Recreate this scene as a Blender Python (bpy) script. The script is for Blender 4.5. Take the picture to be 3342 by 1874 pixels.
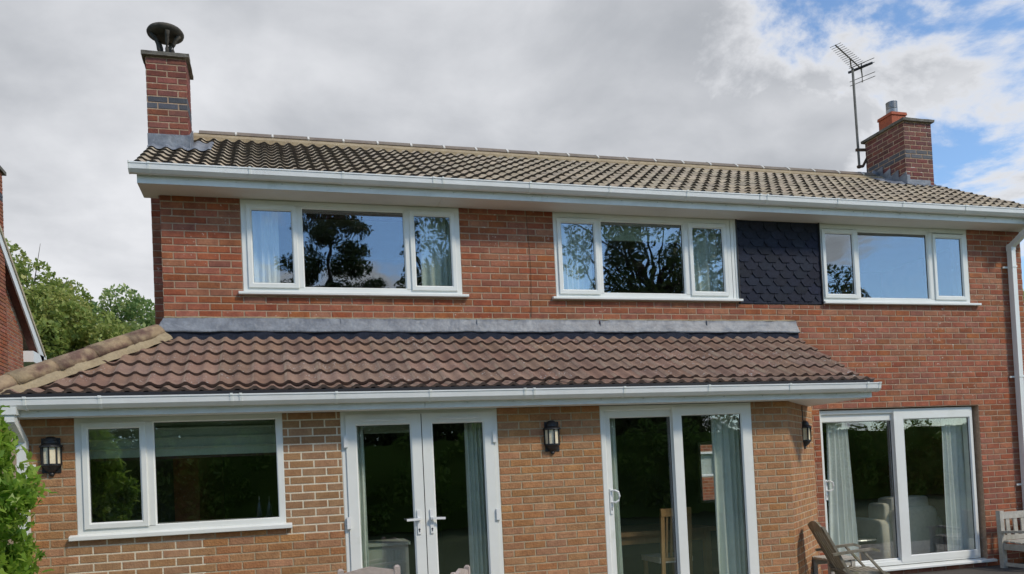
import bpy, bmesh, math, random
import numpy as np
from mathutils import Vector, Matrix
random.seed(7); rng = np.random.default_rng(7)
sc = bpy.context.scene
for o in list(bpy.data.objects): bpy.data.objects.remove(o)
C = sc.collection
R = math.radians
# ------------------------------------------------------------------ camera
cam = bpy.data.cameras.new('camera'); camo = bpy.data.objects.new('camera', cam); C.objects.link(camo)
yaw, pitch, roll = .2486, .0233, -.0465
f_ = Vector((math.sin(yaw)*math.cos(pitch), math.cos(yaw)*math.cos(pitch), math.sin(pitch)))
r_ = Vector((math.cos(yaw), -math.sin(yaw), 0)); u_ = r_.cross(f_)
r2 = r_*math.cos(roll)+u_*math.sin(roll); u2 = -r_*math.sin(roll)+u_*math.cos(roll)
mw = Matrix((r2, u2, -f_)).transposed().to_4x4(); mw.translation = (1.0519, -8.1765, -1.8197)
camo.matrix_world = mw
cam.sensor_width = 36; cam.lens = 2466.5/3342*36
cam.shift_x = (1671-1527.9)/3342; cam.shift_y = (1492.1-937)/3342
cam.clip_start = .05; cam.clip_end = 2000
sc.camera = camo
# ------------------------------------------------------------------ sky and sun
SUN_AZ, SUN_EL = R(140), R(43)          # azimuth from +Y towards +X
wd = bpy.data.worlds.new('World'); sc.world = wd; wd.use_nodes = True
nt = wd.node_tree; N = nt.nodes; L = nt.links; N.clear()
def nd(t, **k):
    n = N.new(t)
    for a, b in k.items(): setattr(n, a, b)
    return n
def mth(op, a, b=None, clamp=False):
    n = nd('ShaderNodeMath', operation=op); n.use_clamp = clamp
    for i, v in enumerate((a, b)):
        if v is None: continue
        if isinstance(v, (int, float)): n.inputs[i].default_value = v
        else: L.new(v, n.inputs[i])
    return n.outputs[0]
sky = nd('ShaderNodeTexSky', sky_type='NISHITA'); sky.sun_disc = False
sky.sun_elevation = SUN_EL; sky.sun_rotation = SUN_AZ; sky.air_density = 1.0; sky.dust_density = .15; sky.ozone_density = 3.0
tc = nd('ShaderNodeTexCoord'); sep = nd('ShaderNodeSeparateXYZ'); L.new(tc.outputs['Generated'], sep.inputs[0])
dx, dy, dz = sep.outputs
den = mth('ADD', mth('MAXIMUM', dz, 0.0), .22)
cmb = nd('ShaderNodeCombineXYZ'); L.new(mth('DIVIDE', dx, den), cmb.inputs[0]); L.new(mth('DIVIDE', dy, den), cmb.inputs[1])
def noise(scale, detail, rough, off, dist=0.0):
    mp = nd('ShaderNodeMapping'); L.new(cmb.outputs[0], mp.inputs[0]); mp.inputs['Location'].default_value = off
    n = nd('ShaderNodeTexNoise'); L.new(mp.outputs[0], n.inputs['Vector'])
    n.inputs['Scale'].default_value = scale; n.inputs['Detail'].default_value = detail
    n.inputs['Roughness'].default_value = rough; n.inputs['Distortion'].default_value = dist
    return n.outputs['Fac']
def mrange(v, a, b, c=0., d=1., smooth=True):
    n = nd('ShaderNodeMapRange', interpolation_type='SMOOTHSTEP' if smooth else 'LINEAR')
    L.new(v, n.inputs[0])
    for i, x in enumerate((a, b, c, d)): n.inputs[i+1].default_value = x
    return n.outputs[0]
n1 = noise(1.9, 10, .60, (3.1, 1.7, 0), .35)
n2 = noise(.62, 5, .5, (5.3, 7.9, 2), .35)
n3 = noise(2.6, 7, .55, (1.2, 8.4, 5), .2)
# a bank of cloud fills the half of the sky over the left of the house and thins out round the compass
hl = mth('SQRT', mth('ADD', mth('MULTIPLY', dx, dx), mth('ADD', mth('MULTIPLY', dy, dy), 1e-4)))
sbank = mth('DIVIDE', mth('ADD', mth('MULTIPLY', dx, math.sin(R(-22))), mth('MULTIPLY', dy, math.cos(R(-22)))), hl)
cover = mth('ADD', mrange(sbank, .30, .74, 0, .33), mrange(sbank, -.5, .25, -.075, -.015))
dens = mth('ADD', n1, cover)
mask = mrange(dens, .462, .565)
# thick parts of the bank are grey underneath, edges and thin parts white
shade = mrange(mth('ADD', mth('MULTIPLY', n2, 1.0), mth("MULTIPLY", n3, .45)), .56, .95)
shade = mth('MAXIMUM', shade, mrange(dens, .50, .66, .92, 0.))
ccol = nd('ShaderNodeMix', data_type='RGBA')
L.new(shade, ccol.inputs['Factor'])
CG = (.38, .40, .435, 1); CW = (.79, .80, .83, 1)
ccol.inputs['A'].default_value = CG; ccol.inputs['B'].default_value = CW
bs = nd('ShaderNodeMix', data_type='RGBA', blend_type='MULTIPLY'); bs.inputs['Factor'].default_value = 1
L.new(sky.outputs[0], bs.inputs['A']); SK = .175
bs.inputs['B'].default_value = (SK*.95, SK*1.0, SK*1.02, 1)
mixc = nd('ShaderNodeMix', data_type='RGBA'); L.new(mask, mixc.inputs['Factor'])
L.new(bs.outputs['Result'], mixc.inputs['A']); L.new(ccol.outputs['Result'], mixc.inputs['B'])
bg = nd('ShaderNodeBackground'); L.new(mixc.outputs['Result'], bg.inputs[0]); bg.inputs[1].default_value = 1.0
wo = nd('ShaderNodeOutputWorld'); L.new(bg.outputs[0], wo.inputs[0])
sun = bpy.data.lights.new('sun', 'SUN'); suno = bpy.data.objects.new('sun', sun); C.objects.link(suno)
sun.energy = 2.25; sun.angle = R(8); sun.color = (1, .89, .72)
sd = Vector((math.sin(SUN_AZ)*math.cos(SUN_EL), math.cos(SUN_AZ)*math.cos(SUN_EL), math.sin(SUN_EL)))
suno.rotation_euler = sd.to_track_quat('Z', 'Y').to_euler(); suno.location = (8, -12, 12)
sc.view_settings.view_transform = 'Standard'; sc.view_settings.look = 'None'
sc.view_settings.exposure = .17; sc.view_settings.gamma = 1
sc.render.engine = 'CYCLES'
GZ = -3.42
# ------------------------------------------------------------------ helpers
class MB:
    def __init__(s): s.v = []; s.f = []; s.m = []; s.r = []
    def face(s, pts, m=0, r=0.):
        i = len(s.v); s.v += [tuple(p) for p in pts]; s.f.append(tuple(range(i, i+len(pts)))); s.m.append(m); s.r.append(r)
    def mesh(s, pts, faces, m=0, r=0.):
        i = len(s.v); s.v += [tuple(p) for p in pts]
        for q in faces: s.f.append(tuple(a+i for a in q)); s.m.append(m); s.r.append(r)
    def box(s, x0, x1, y0, y1, z0, z1, m=0, r=0.):
        p = [(x, y, z) for x in (x0, x1) for y in (y0, y1) for z in (z0, z1)]
        s.mesh(p, [(0, 1, 3, 2), (4, 6, 7, 5), (0, 4, 5, 1), (2, 3, 7, 6), (0, 2, 6, 4), (1, 5, 7, 3)], m, r)
    def bar(s, a, b, w, h, up=(0, 0, 1), m=0, r=0., w2=None, h2=None):
        a = Vector(a); b = Vector(b); d = (b-a).normalized(); up = Vector(up)
        sx = d.cross(up)
        if sx.length < 1e-4: sx = d.cross(Vector((1, 0, 0)))
        sx.normalize(); sz = sx.cross(d)
        w2 = w if w2 is None else w2; h2 = h if h2 is None else h2; p = []
        for q, ww, hh in ((a, w, h), (b, w2, h2)):
            for e, g in ((-1, -1), (1, -1), (1, 1), (-1, 1)): p.append(q+sx*e*ww/2+sz*g*hh/2)
        s.mesh(p, [(3, 2, 1, 0), (4, 5, 6, 7), (0, 1, 5, 4), (1, 2, 6, 5), (2, 3, 7, 6), (3, 0, 4, 7)], m, r)
    def tube(s, pts, rad, n=8, m=0, cap=True):
        pts = [Vector(p) for p in pts]; rings = []
        for i, p in enumerate(pts):
            d = (pts[min(i+1, len(pts)-1)]-pts[max(i-1, 0)]).normalized()
            a = d.cross(Vector((0, 0, 1)))
            if a.length < .05: a = d.cross(Vector((1, 0, 0)))
            a.normalize(); b = a.cross(d); q = rad[i] if isinstance(rad, (list, tuple)) else rad
            rings.append([p+(a*math.cos(2*math.pi*k/n)+b*math.sin(2*math.pi*k/n))*q for k in range(n)])
        P = [v for rg in rings for v in rg]; F = []
        for i in range(len(rings)-1):
            for k in range(n): F.append((i*n+k, i*n+(k+1) % n, (i+1)*n+(k+1) % n, (i+1)*n+k))
        if cap: F += [tuple(range(n-1, -1, -1)), tuple((len(rings)-1)*n+k for k in range(n))]
        s.mesh(P, F, m)
    def lathe(s, prof, c, n=16, a0=0., a1=2*math.pi, m=0):
        full = abs(a1-a0-2*math.pi) < 1e-6; k = n if full else n+1; P = []; F = []
        for (q, z) in prof:
            for i in range(k):
                a = a0+(a1-a0)*i/n; P.append((c[0]+q*math.cos(a), c[1]+q*math.sin(a), c[2]+z))
        for j in range(len(prof)-1):
            for i in range(n):
                i2 = (i+1) % k; F.append((j*k+i, j*k+i2, (j+1)*k+i2, (j+1)*k+i))
        s.mesh(P, F, m)
    def prism_x(s, prof, x0, x1, m=0, r=0.):      # closed (y,z) outline swept along X
        n = len(prof); P = [(x0, y, z) for y, z in prof]+[(x1, y, z) for y, z in prof]
        F = [(i, (i+1) % n, n+(i+1) % n, n+i) for i in range(n)]+[tuple(range(n-1, -1, -1)), tuple(range(n, 2*n))]
        s.mesh(P, F, m, r)
    def ring(s, x0, x1, z0, z1, prof, m=0):       # mitred rectangular frame; prof = (inset, y) outline
        P = []; n = len(prof)
        for cx, cz, ex, ez in ((x0, z0, 1, 1), (x1, z0, -1, 1), (x1, z1, -1, -1), (x0, z1, 1, -1)):
            P += [(cx+ex*t, y, cz+ez*t) for t, y in prof]
        F = [(a*n+i, a*n+(i+1) % n, ((a+1) % 4)*n+(i+1) % n, ((a+1) % 4)*n+i) for a in range(4) for i in range(n)]
        s.mesh(P, F, m)
    def build(s, name, mats, parent=None, smooth=False, loc=None):
        me = bpy.data.meshes.new(name); me.from_pydata(s.v, [], s.f)
        for mt in (mats if isinstance(mats, (list, tuple)) else [mats]): me.materials.append(mt)
        if any(s.m): me.polygons.foreach_set('material_index', s.m)
        if any(s.r): at = me.attributes.new('rnd', 'FLOAT', 'FACE'); at.data.foreach_set('value', s.r)
        if smooth: me.polygons.foreach_set('use_smooth', [True]*len(s.f))
        me.update(); o = bpy.data.objects.new(name, me); C.objects.link(o)
        if parent: o.parent = parent
        return o
def tag(o, label=None, cat=None, group=None, kind=None):
    for k, v in (('label', label), ('category', cat), ('group', group), ('kind', kind)):
        if v: o[k] = v
    return o
def empty(name, loc=(0, 0, 0), parent=None):
    o = bpy.data.objects.new(name, None); C.objects.link(o); o.empty_display_size = .2; o.parent = parent
    o.location = loc; return o
def rel(o, loc):      # mesh written in world coordinates: give it its thing's base as origin
    loc = Vector(loc); o.data.transform(Matrix.Translation(-loc)); o.location = loc; return o
def under(root, parts):       # parts written in world coordinates, root empty sits at its own base
    for o in parts:
        o.parent = root; o.matrix_parent_inverse = Matrix.Translation(-root.location)
# ------------------------------------------------------------------ materials
def mat(name, col, rough=.6, col2=None, nscale=8., var=.0, bump=0., bscale=60., spec=.5, metal=0., stain=None, sscale=2., spread=(.35, .65), objvar=0., coords='Object', stretch=None, speck=None):
    m = bpy.data.materials.new(name); m.use_nodes = True; t = m.node_tree; b = t.nodes['Principled BSDF']
    b.inputs['Roughness'].default_value = rough; b.inputs['Metallic'].default_value = metal
    b.inputs['Specular IOR Level'].default_value = spec
    q = t.nodes.new('ShaderNodeTexCoord'); geo = t.nodes.new('ShaderNodeNewGeometry'); pos = geo.outputs['Position']
    if stretch:
        mp = t.nodes.new('ShaderNodeMapping'); t.links.new(pos, mp.inputs[0]); mp.inputs['Scale'].default_value = stretch; pos = mp.outputs[0]
    def nz(scale, det=4, ro=.55):
        n = t.nodes.new('ShaderNodeTexNoise'); t.links.new(pos, n.inputs['Vector'])
        n.inputs['Scale'].default_value = scale; n.inputs['Detail'].default_value = det; n.inputs['Roughness'].default_value = ro
        return n.outputs['Fac']
    def mr(v, a, bb, c, d):
        n = t.nodes.new('ShaderNodeMapRange'); t.links.new(v, n.inputs[0])
        for i, x in enumerate((a, bb, c, d)): n.inputs[i+1].default_value = x
        return n.outputs[0]
    def mix(fac, A, B, blend='MIX'):
        n = t.nodes.new('ShaderNodeMix'); n.data_type = 'RGBA'; n.blend_type = blend
        for nm, v in (('Factor', fac), ('A', A), ('B', B)):
            if isinstance(v, (int, float)): n.inputs[nm].default_value = v
            elif isinstance(v, tuple): n.inputs[nm].default_value = (*v, 1)
            else: t.links.new(v, n.inputs[nm])
        return n.outputs['Result']
    c = col
    if col2 is not None: c = mix(mr(nz(nscale, 6), spread[0], spread[1], 0, 1), col, col2)
    if objvar:
        at = t.nodes.new('ShaderNodeAttribute'); at.attribute_name = 'rnd'; oi = t.nodes.new('ShaderNodeObjectInfo')
        ad = t.nodes.new('ShaderNodeMath'); ad.operation = 'ADD'; t.links.new(at.outputs['Fac'], ad.inputs[0]); t.links.new(oi.outputs['Random'], ad.inputs[1])
        fr = t.nodes.new('ShaderNodeMath'); fr.operation = 'FRACT'; t.links.new(ad.outputs[0], fr.inputs[0])
        hs = t.nodes.new('ShaderNodeHueSaturation'); t.links.new(mr(fr.outputs[0], 0, 1, 1-objvar, 1+objvar*.8), hs.inputs['Value'])
        m2 = t.nodes.new('ShaderNodeMath'); m2.operation = 'MULTIPLY'; t.links.new(fr.outputs[0], m2.inputs[0]); m2.inputs[1].default_value = 7.31
        f2 = t.nodes.new('ShaderNodeMath'); f2.operation = 'FRACT'; t.links.new(m2.outputs[0], f2.inputs[0])
        t.links.new(mr(f2.outputs[0], 0, 1, .5-objvar*.035, .5+objvar*.045), hs.inputs['Hue'])
        m3 = t.nodes.new('ShaderNodeMath'); m3.operation = 'MULTIPLY'; t.links.new(fr.outputs[0], m3.inputs[0]); m3.inputs[1].default_value = 13.7
        f3 = t.nodes.new('ShaderNodeMath'); f3.operation = 'FRACT'; t.links.new(m3.outputs[0], f3.inputs[0])
        t.links.new(mr(f3.outputs[0], 0, 1, 1-objvar*.5, 1+objvar*.4), hs.inputs['Saturation'])
        if isinstance(c, tuple): hs.inputs['Color'].default_value = (*c, 1)
        else: t.links.new(c, hs.inputs['Color'])
        c = hs.outputs[0]
    if stain: c = mix(mr(nz(sscale, 7, .65), stain[1], stain[2], 0, 1), c, stain[0])
    if speck:
        a_ = mr(nz(speck[1], 3, .5), speck[2], speck[2]+.05, 0, 1); b_ = mr(nz(speck[1]*.045, 4), .48, .60, 0, 1)
        mm = t.nodes.new('ShaderNodeMath'); mm.operation = 'MULTIPLY'; t.links.new(a_, mm.inputs[0]); t.links.new(b_, mm.inputs[1]); c = mix(mm.outputs[0], c, speck[0])
    if var: c = mix(1.0, c, mix(mr(nz(nscale*5, 3), .3, .7, 0, 1), (1-var,)*3, (1+var*.4,)*3), 'MULTIPLY')
    if isinstance(c, tuple): b.inputs['Base Color'].default_value = (*c, 1)
    else: t.links.new(c, b.inputs['Base Color'])
    if bump:
        bp = t.nodes.new('ShaderNodeBump'); bp.inputs['Strength'].default_value = bump; bp.inputs['Distance'].default_value = .01
        t.links.new(nz(bscale, 5), bp.inputs['Height']); t.links.new(bp.outputs[0], b.inputs['Normal'])
    return m
M = {}
M['red_brick'] = mat('red_brick', (.385, .130, .062), .88, (.265, .082, .042), 8, .18, .5, 90, objvar=.20, stain=((.40, .18, .11), .54, .80), sscale=.9, speck=((.55, .40, .32), 26, .64))
M['chimney_brick'] = mat('chimney_brick', (.28, .085, .052), .88, (.18, .056, .042), 9, .2, .6, 90, objvar=.2)
M['blue_brick'] = mat('blue_brick', (.055, .06, .075), .6, (.085, .085, .10), 12, .2, .5, 80, objvar=.3)
M['dark_brick'] = mat('dark_brick', (.22, .075, .058), .9, (.14, .055, .05), 7, .25, .7, 80, objvar=.25)
M['buff_brick'] = mat('buff_brick', (.45, .228, .104), .9, (.36, .17, .076), 10, .18, .9, 55, objvar=.15)
M['worn_buff_brick'] = mat('worn_buff_brick', (.415, .238, .122), .9, (.335, .18, .09), 9, .16, .7, 70, objvar=.12)
M['mortar'] = mat('mortar', (.47, .335, .235), .95, (.375, .26, .175), 9, .2, .7, 120, speck=((.70, .66, .58), 22, .62))
M['buff_mortar'] = mat('buff_mortar', (.50, .405, .275), .95, (.405, .32, .205), 14, .2, .7, 120)
M['new_mortar'] = mat('new_mortar', (.78, .71, .56), .95, (.68, .60, .46), 14, .15, .6, 120)
M['upvc'] = mat('upvc', (.80, .815, .785), .34, (.745, .76, .725), 1.6, .02, stain=((.58, .60, .52), .60, .86), sscale=4.)
M['upvc_dirty'] = mat('upvc_dirty', (.77, .785, .755), .42, (.69, .705, .665), 2.5, .04, stain=((.46, .48, .40), .60, .85), sscale=3.)
M['soffit'] = mat('soffit', (.80, .79, .76), .5, (.75, .74, .71), 1.5, .03)
M['gasket'] = mat('gasket', (.02, .02, .022), .6)
M['tile_top'] = mat('tile_top', (.53, .435, .31), .92, (.41, .34, .245), 5, .18, .5, 140, objvar=.17, stain=((.24, .21, .155), .60, .80), sscale=2.2)
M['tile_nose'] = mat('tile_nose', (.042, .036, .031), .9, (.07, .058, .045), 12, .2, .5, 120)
M['brown_tile'] = mat('brown_tile', (.275, .172, .122), .82, (.215, .128, .092), 5, .16, .5, 150, objvar=.16, stain=((.44, .335, .235), .64, .82), sscale=3.2, speck=((.55, .54, .52), 55, .62))
M['brown_lap'] = mat('brown_lap', (.36, .26, .185), .85, (.25, .16, .12), 7, .14, .5, 150, objvar=.12)
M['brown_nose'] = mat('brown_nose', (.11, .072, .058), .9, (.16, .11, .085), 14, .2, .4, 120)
M['ridge_tile'] = mat('ridge_tile', (.24, .20, .155), .9, (.19, .15, .12), 5, .15, .5, 120, objvar=.12)
M['hip_tile'] = mat('hip_tile', (.36, .265, .165), .9, (.15, .085, .065), 4, .25, .6, 90, spread=(.47, .60), objvar=.1)
M['bedding'] = mat('bedding', (.40, .32, .20), .95, (.31, .24, .15), 8, .15, .7, 60)
M['lead'] = mat('lead', (.25, .27, .30), .5, (.14, .155, .185), 7, .2, .9, 16, metal=.0, stain=((.36, .37, .38), .60, .82), sscale=11.)
M['felt'] = mat('felt', (.010, .014, .030), .9, (.018, .024, .046), 30, .3, .8, 220, objvar=.25)
M['black_board'] = mat('black_board', (.012, .013, .017), .7)
M['concrete'] = mat('concrete', (.20, .185, .155), .95, (.115, .105, .085), 7, .25, .8, 60, stain=((.05, .047, .042), .55, .75), sscale=6.)
M['cowl_clay'] = mat('cowl_clay', (.10, .088, .07), .95, (.045, .042, .036), 9, .25, .8, 60, stain=((.2, .18, .14), .62, .78), sscale=9.)
M['orange_clay'] = mat('orange_clay', (.46, .115, .05), .85, (.36, .09, .045), 7, .15, .4, 60)
M['steel'] = mat('steel', (.42, .42, .42), .4, (.28, .28, .27), 9, .2, metal=.7)
M['aerial_metal'] = mat('aerial_metal', (.20, .19, .165), .55, (.13, .12, .10), 9, .2, metal=.5)
M['rust'] = mat('rust', (.10, .06, .042), .9, (.13, .085, .05), 20, .2, .4, 90)
M['lamp_black'] = mat('lamp_black', (.012, .013, .015), .45, (.022, .022, .024), 20, .2, .2, 90)
M['lamp_glass'] = mat('lamp_glass', (.88, .79, .58), .35, (.80, .70, .50), 20, .1, .4, 130)
M['grey_wood'] = mat('grey_wood', (.36, .325, .255), .85, (.22, .195, .14), 3.5, .3, .6, 80, stain=((.20, .20, .085), .54, .74), sscale=9., stretch=(1, 1, .35))
M['pale_wood'] = mat('pale_wood', (.50, .475, .42), .8, (.37, .35, .29), 4, .2, .4, 80, stain=((.25, .255, .15), .60, .8), sscale=14.)
M['pink_wood'] = mat('pink_wood', (.50, .42, .375), .8, (.43, .35, .31), 6, .15, .4, 90)
M['oak'] = mat('oak', (.50, .29, .12), .5, (.40, .22, .09), 5, .15, stretch=(1, 1, .3))
M['curtain'] = mat('curtain', (.80, .85, .77), .9, (.75, .80, .72), 3, .06)
M['cream_curtain'] = mat('cream_curtain', (.86, .88, .84), .9, (.81, .83, .79), 3, .06)
M['blind'] = mat('blind', (.52, .60, .48), .9, (.45, .53, .42), 4, .08)
M['plum'] = mat('plum', (.07, .022, .030), .9)
M['sofa'] = mat('sofa', (.82, .74, .60), .85, (.74, .66, .52), 5, .1, .3, 60)
M['cabinet'] = mat('cabinet', (.40, .44, .36), .6, (.36, .40, .33), 5, .06)
M['bottle'] = mat('bottle', (.03, .03, .05), .15)
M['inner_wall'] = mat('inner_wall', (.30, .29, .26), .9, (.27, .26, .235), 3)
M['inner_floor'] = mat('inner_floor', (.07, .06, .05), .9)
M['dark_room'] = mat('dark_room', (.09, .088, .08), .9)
M['picture'] = mat('picture', (.10, .11, .10), .4, (.30, .29, .26), 9)
M['paving'] = mat('paving', (.44, .40, .33), .95, (.36, .325, .265), 6, .2, .5, 60)
M['lawn'] = mat('lawn', (.05, .085, .02), .95, (.035, .06, .015), 3, .3, .8, 30)
M['bark'] = mat('bark', (.075, .06, .045), .95, (.045, .037, .028), 12, .3, .9, 40)
M['render_wall'] = mat('render_wall', (.6, .58, .53), .9)
M['white_trim'] = mat('white_trim', (.82, .83, .82), .4, (.76, .77, .76), 3, .03)
def leaf_mat(name, ca, cb, cc, trans=.45, rough=.5):
    m = bpy.data.materials.new(name); m.use_nodes = True; t = m.node_tree; t.nodes.clear()
    at = t.nodes.new('ShaderNodeAttribute'); at.attribute_name = 'rnd'; oi = t.nodes.new('ShaderNodeObjectInfo')
    ad = t.nodes.new('ShaderNodeMath'); ad.operation = 'ADD'; t.links.new(at.outputs['Fac'], ad.inputs[0]); t.links.new(oi.outputs['Random'], ad.inputs[1])
    fr = t.nodes.new('ShaderNodeMath'); fr.operation = 'FRACT'; t.links.new(ad.outputs[0], fr.inputs[0])
    cr = t.nodes.new('ShaderNodeValToRGB'); t.links.new(fr.outputs[0], cr.inputs[0])
    e = cr.color_ramp.elements; e[0].color = (*ca, 1); e[1].color = (*cc, 1); e.new(.55).color = (*cb, 1)
    p = t.nodes.new('ShaderNodeBsdfPrincipled'); p.inputs['Roughness'].default_value = rough; t.links.new(cr.outputs[0], p.inputs['Base Color'])
    p.inputs['Specular IOR Level'].default_value = .35
    tr = t.nodes.new('ShaderNodeBsdfTranslucent'); t.links.new(cr.outputs[0], tr.inputs[0])
    mx = t.nodes.new('ShaderNodeMixShader'); mx.inputs[0].default_value = trans; t.links.new(p.outputs[0], mx.inputs[1]); t.links.new(tr.outputs[0], mx.inputs[2])
    o = t.nodes.new('ShaderNodeOutputMaterial'); t.links.new(mx.outputs[0], o.inputs[0]); return m
M['laurel'] = leaf_mat('laurel', (.13, .26, .03), (.25, .42, .05), (.42, .56, .11), .55, .38)
M['maple'] = leaf_mat('maple', (.17, .25, .055), (.33, .38, .10), (.55, .53, .20))
M['far_leaf'] = leaf_mat('far_leaf', (.15, .25, .08), (.26, .36, .12), (.42, .48, .19))
M['conifer'] = leaf_mat('conifer', (.03, .055, .022), (.05, .085, .03), (.09, .12, .045), .3)
M['hedge'] = leaf_mat('hedge', (.10, .20, .035), (.16, .29, .05), (.24, .38, .08), .5)
M['ash_leaf'] = leaf_mat('ash_leaf', (.045, .08, .022), (.075, .115, .032), (.12, .16, .05), .35)
def glass_mat(name, base, tint, refl=(.93, .96, 1)):
    m = bpy.data.materials.new(name); m.use_nodes = True; t = m.node_tree; t.nodes.clear()
    lw = t.nodes.new('ShaderNodeLayerWeight'); lw.inputs['Blend'].default_value = .5
    geo = t.nodes.new('ShaderNodeNewGeometry')
    n = t.nodes.new('ShaderNodeTexNoise'); t.links.new(geo.outputs['Position'], n.inputs['Vector']); n.inputs['Scale'].default_value = 2.2; n.inputs['Detail'].default_value = 1.5
    bp = t.nodes.new('ShaderNodeBump'); bp.inputs['Strength'].default_value = .10; bp.inputs['Distance'].default_value = .02; t.links.new(n.outputs['Fac'], bp.inputs['Height'])
    pw = t.nodes.new('ShaderNodeMath'); pw.operation = 'POWER'; t.links.new(lw.outputs['Facing'], pw.inputs[0]); pw.inputs[1].default_value = 5
    mr = t.nodes.new('ShaderNodeMapRange'); t.links.new(pw.outputs[0], mr.inputs[0]); mr.inputs[3].default_value = base; mr.inputs[4].default_value = 1
    tr = t.nodes.new('ShaderNodeBsdfTransparent'); tr.inputs[0].default_value = (*tint, 1)
    gl = t.nodes.new('ShaderNodeBsdfGlossy'); gl.inputs['Roughness'].default_value = .008; gl.inputs[0].default_value = (*refl, 1); t.links.new(bp.outputs[0], gl.inputs['Normal'])
    mx = t.nodes.new('ShaderNodeMixShader'); t.links.new(mr.outputs[0], mx.inputs[0]); t.links.new(tr.outputs[0], mx.inputs[1]); t.links.new(gl.outputs[0], mx.inputs[2])
    o = t.nodes.new('ShaderNodeOutputMaterial'); t.links.new(mx.outputs[0], o.inputs[0]); return m
M['boosted_glass'] = glass_mat('boosted_glass', .165, (.92, .95, .95), (.88, .94, 1))  # upstairs panes: plain glass, reflection strengthened and tinted bluer in the shader
M['glass'] = glass_mat('glass', .12, (.95, .97, .96))
# ------------------------------------------------------------------ ground
g = MB(); n = 12
g.face([(-400, -400, GZ-.02), (400, -400, GZ-.02), (400, 400, GZ-.02), (-400, 400, GZ-.02)])
tag(g.build('lawn', M['lawn']), kind='structure')
g = MB(); g.box(-3.0, 14.0, -3.2, -.02, GZ-.1, GZ-.012)
patio = tag(g.build('patio', M['buff_mortar']), kind='structure')
slab_me = None
for i in range(28):
    for j in range(5):
        x = -2.98+i*.606; y = -3.18+j*.63
        if slab_me is None:
            s = MB(); s.mesh([(-.295, -.308, -.03), (.295, -.308, -.03), (.295, .308, -.03), (-.295, .308, -.03), (-.288, -.301, 0), (.288, -.301, 0), (.288, .301, 0), (-.288, .301, 0)],
                             [(4, 5, 6, 7), (0, 1, 5, 4), (1, 2, 6, 5), (2, 3, 7, 6), (3, 0, 4, 7)])
            o = s.build('paving_slab', M['paving'], patio); slab_me = o.data
        else:
            o = bpy.data.objects.new('paving_slab', slab_me); C.objects.link(o); o.parent = patio
        o.location = (x+.303, y+.315, GZ)
# ------------------------------------------------------------------ the house
house = empty('brick_house', (0, 0, GZ))
tag(house, 'two storey red brick house with tiled roofs and a buff brick rear extension', 'house')
HP = []          # parts written in world coordinates, attached to the house at the end
def part(mb, name, mats, parent=None, smooth=False):
    o = mb.build(name, M[mats] if isinstance(mats, str) else [M[k] for k in mats], parent, smooth)
    if parent is None: HP.append(o)
    return o
def cells(x0, x1, z0, z1, holes, xs=(), zs=()):
    X = sorted({x0, x1, *[min(max(h[i], x0), x1) for h in holes for i in (0, 1)], *[x for x in xs if x0 < x < x1]})
    Z = sorted({z0, z1, *[min(max(h[i], z0), z1) for h in holes for i in (2, 3)], *[z for z in zs if z0 < z < z1]})
    return X, Z
def slab(mb, o, u, n, x0, x1, z0, z1, holes, off, thick, mfun=None, xs=(), zs=()):
    """solid wall with openings; o origin, u along, n outward; front face at n*off, back at n*(off-thick)"""
    o = Vector(o); u = Vector(u); nn = Vector(n); X, Z = cells(x0, x1, z0, z1, holes, xs, zs)
    def inh(i, j):
        if i < 0 or j < 0 or i >= len(X)-1 or j >= len(Z)-1: return False
        cx = (X[i]+X[i+1])/2; cz = (Z[j]+Z[j+1])/2
        return not any(h[0] < cx < h[1] and h[2] < cz < h[3] for h in holes)
    P = lambda x, z, d: o+u*x+Vector((0, 0, z))+nn*d
    a, b = off, off-thick
    for i in range(len(X)-1):
        for j in range(len(Z)-1):
            if not inh(i, j): continue
            m = mfun((X[i]+X[i+1])/2, (Z[j]+Z[j+1])/2) if mfun else 0
            q = [(X[i], Z[j]), (X[i+1], Z[j]), (X[i+1], Z[j+1]), (X[i], Z[j+1])]
            mb.face([P(*t, a) for t in q], m); mb.face([P(*t, b) for t in reversed(q)], m)
            for (s, t), (di, dj) in zip(((q[0], q[1]), (q[1], q[2]), (q[2], q[3]), (q[3], q[0])), ((0, -1), (1, 0), (0, 1), (-1, 0))):
                if not inh(i+di, j+dj): mb.face([P(*s, b), P(*t, b), P(*t, a), P(*s, a)], m)
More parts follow.
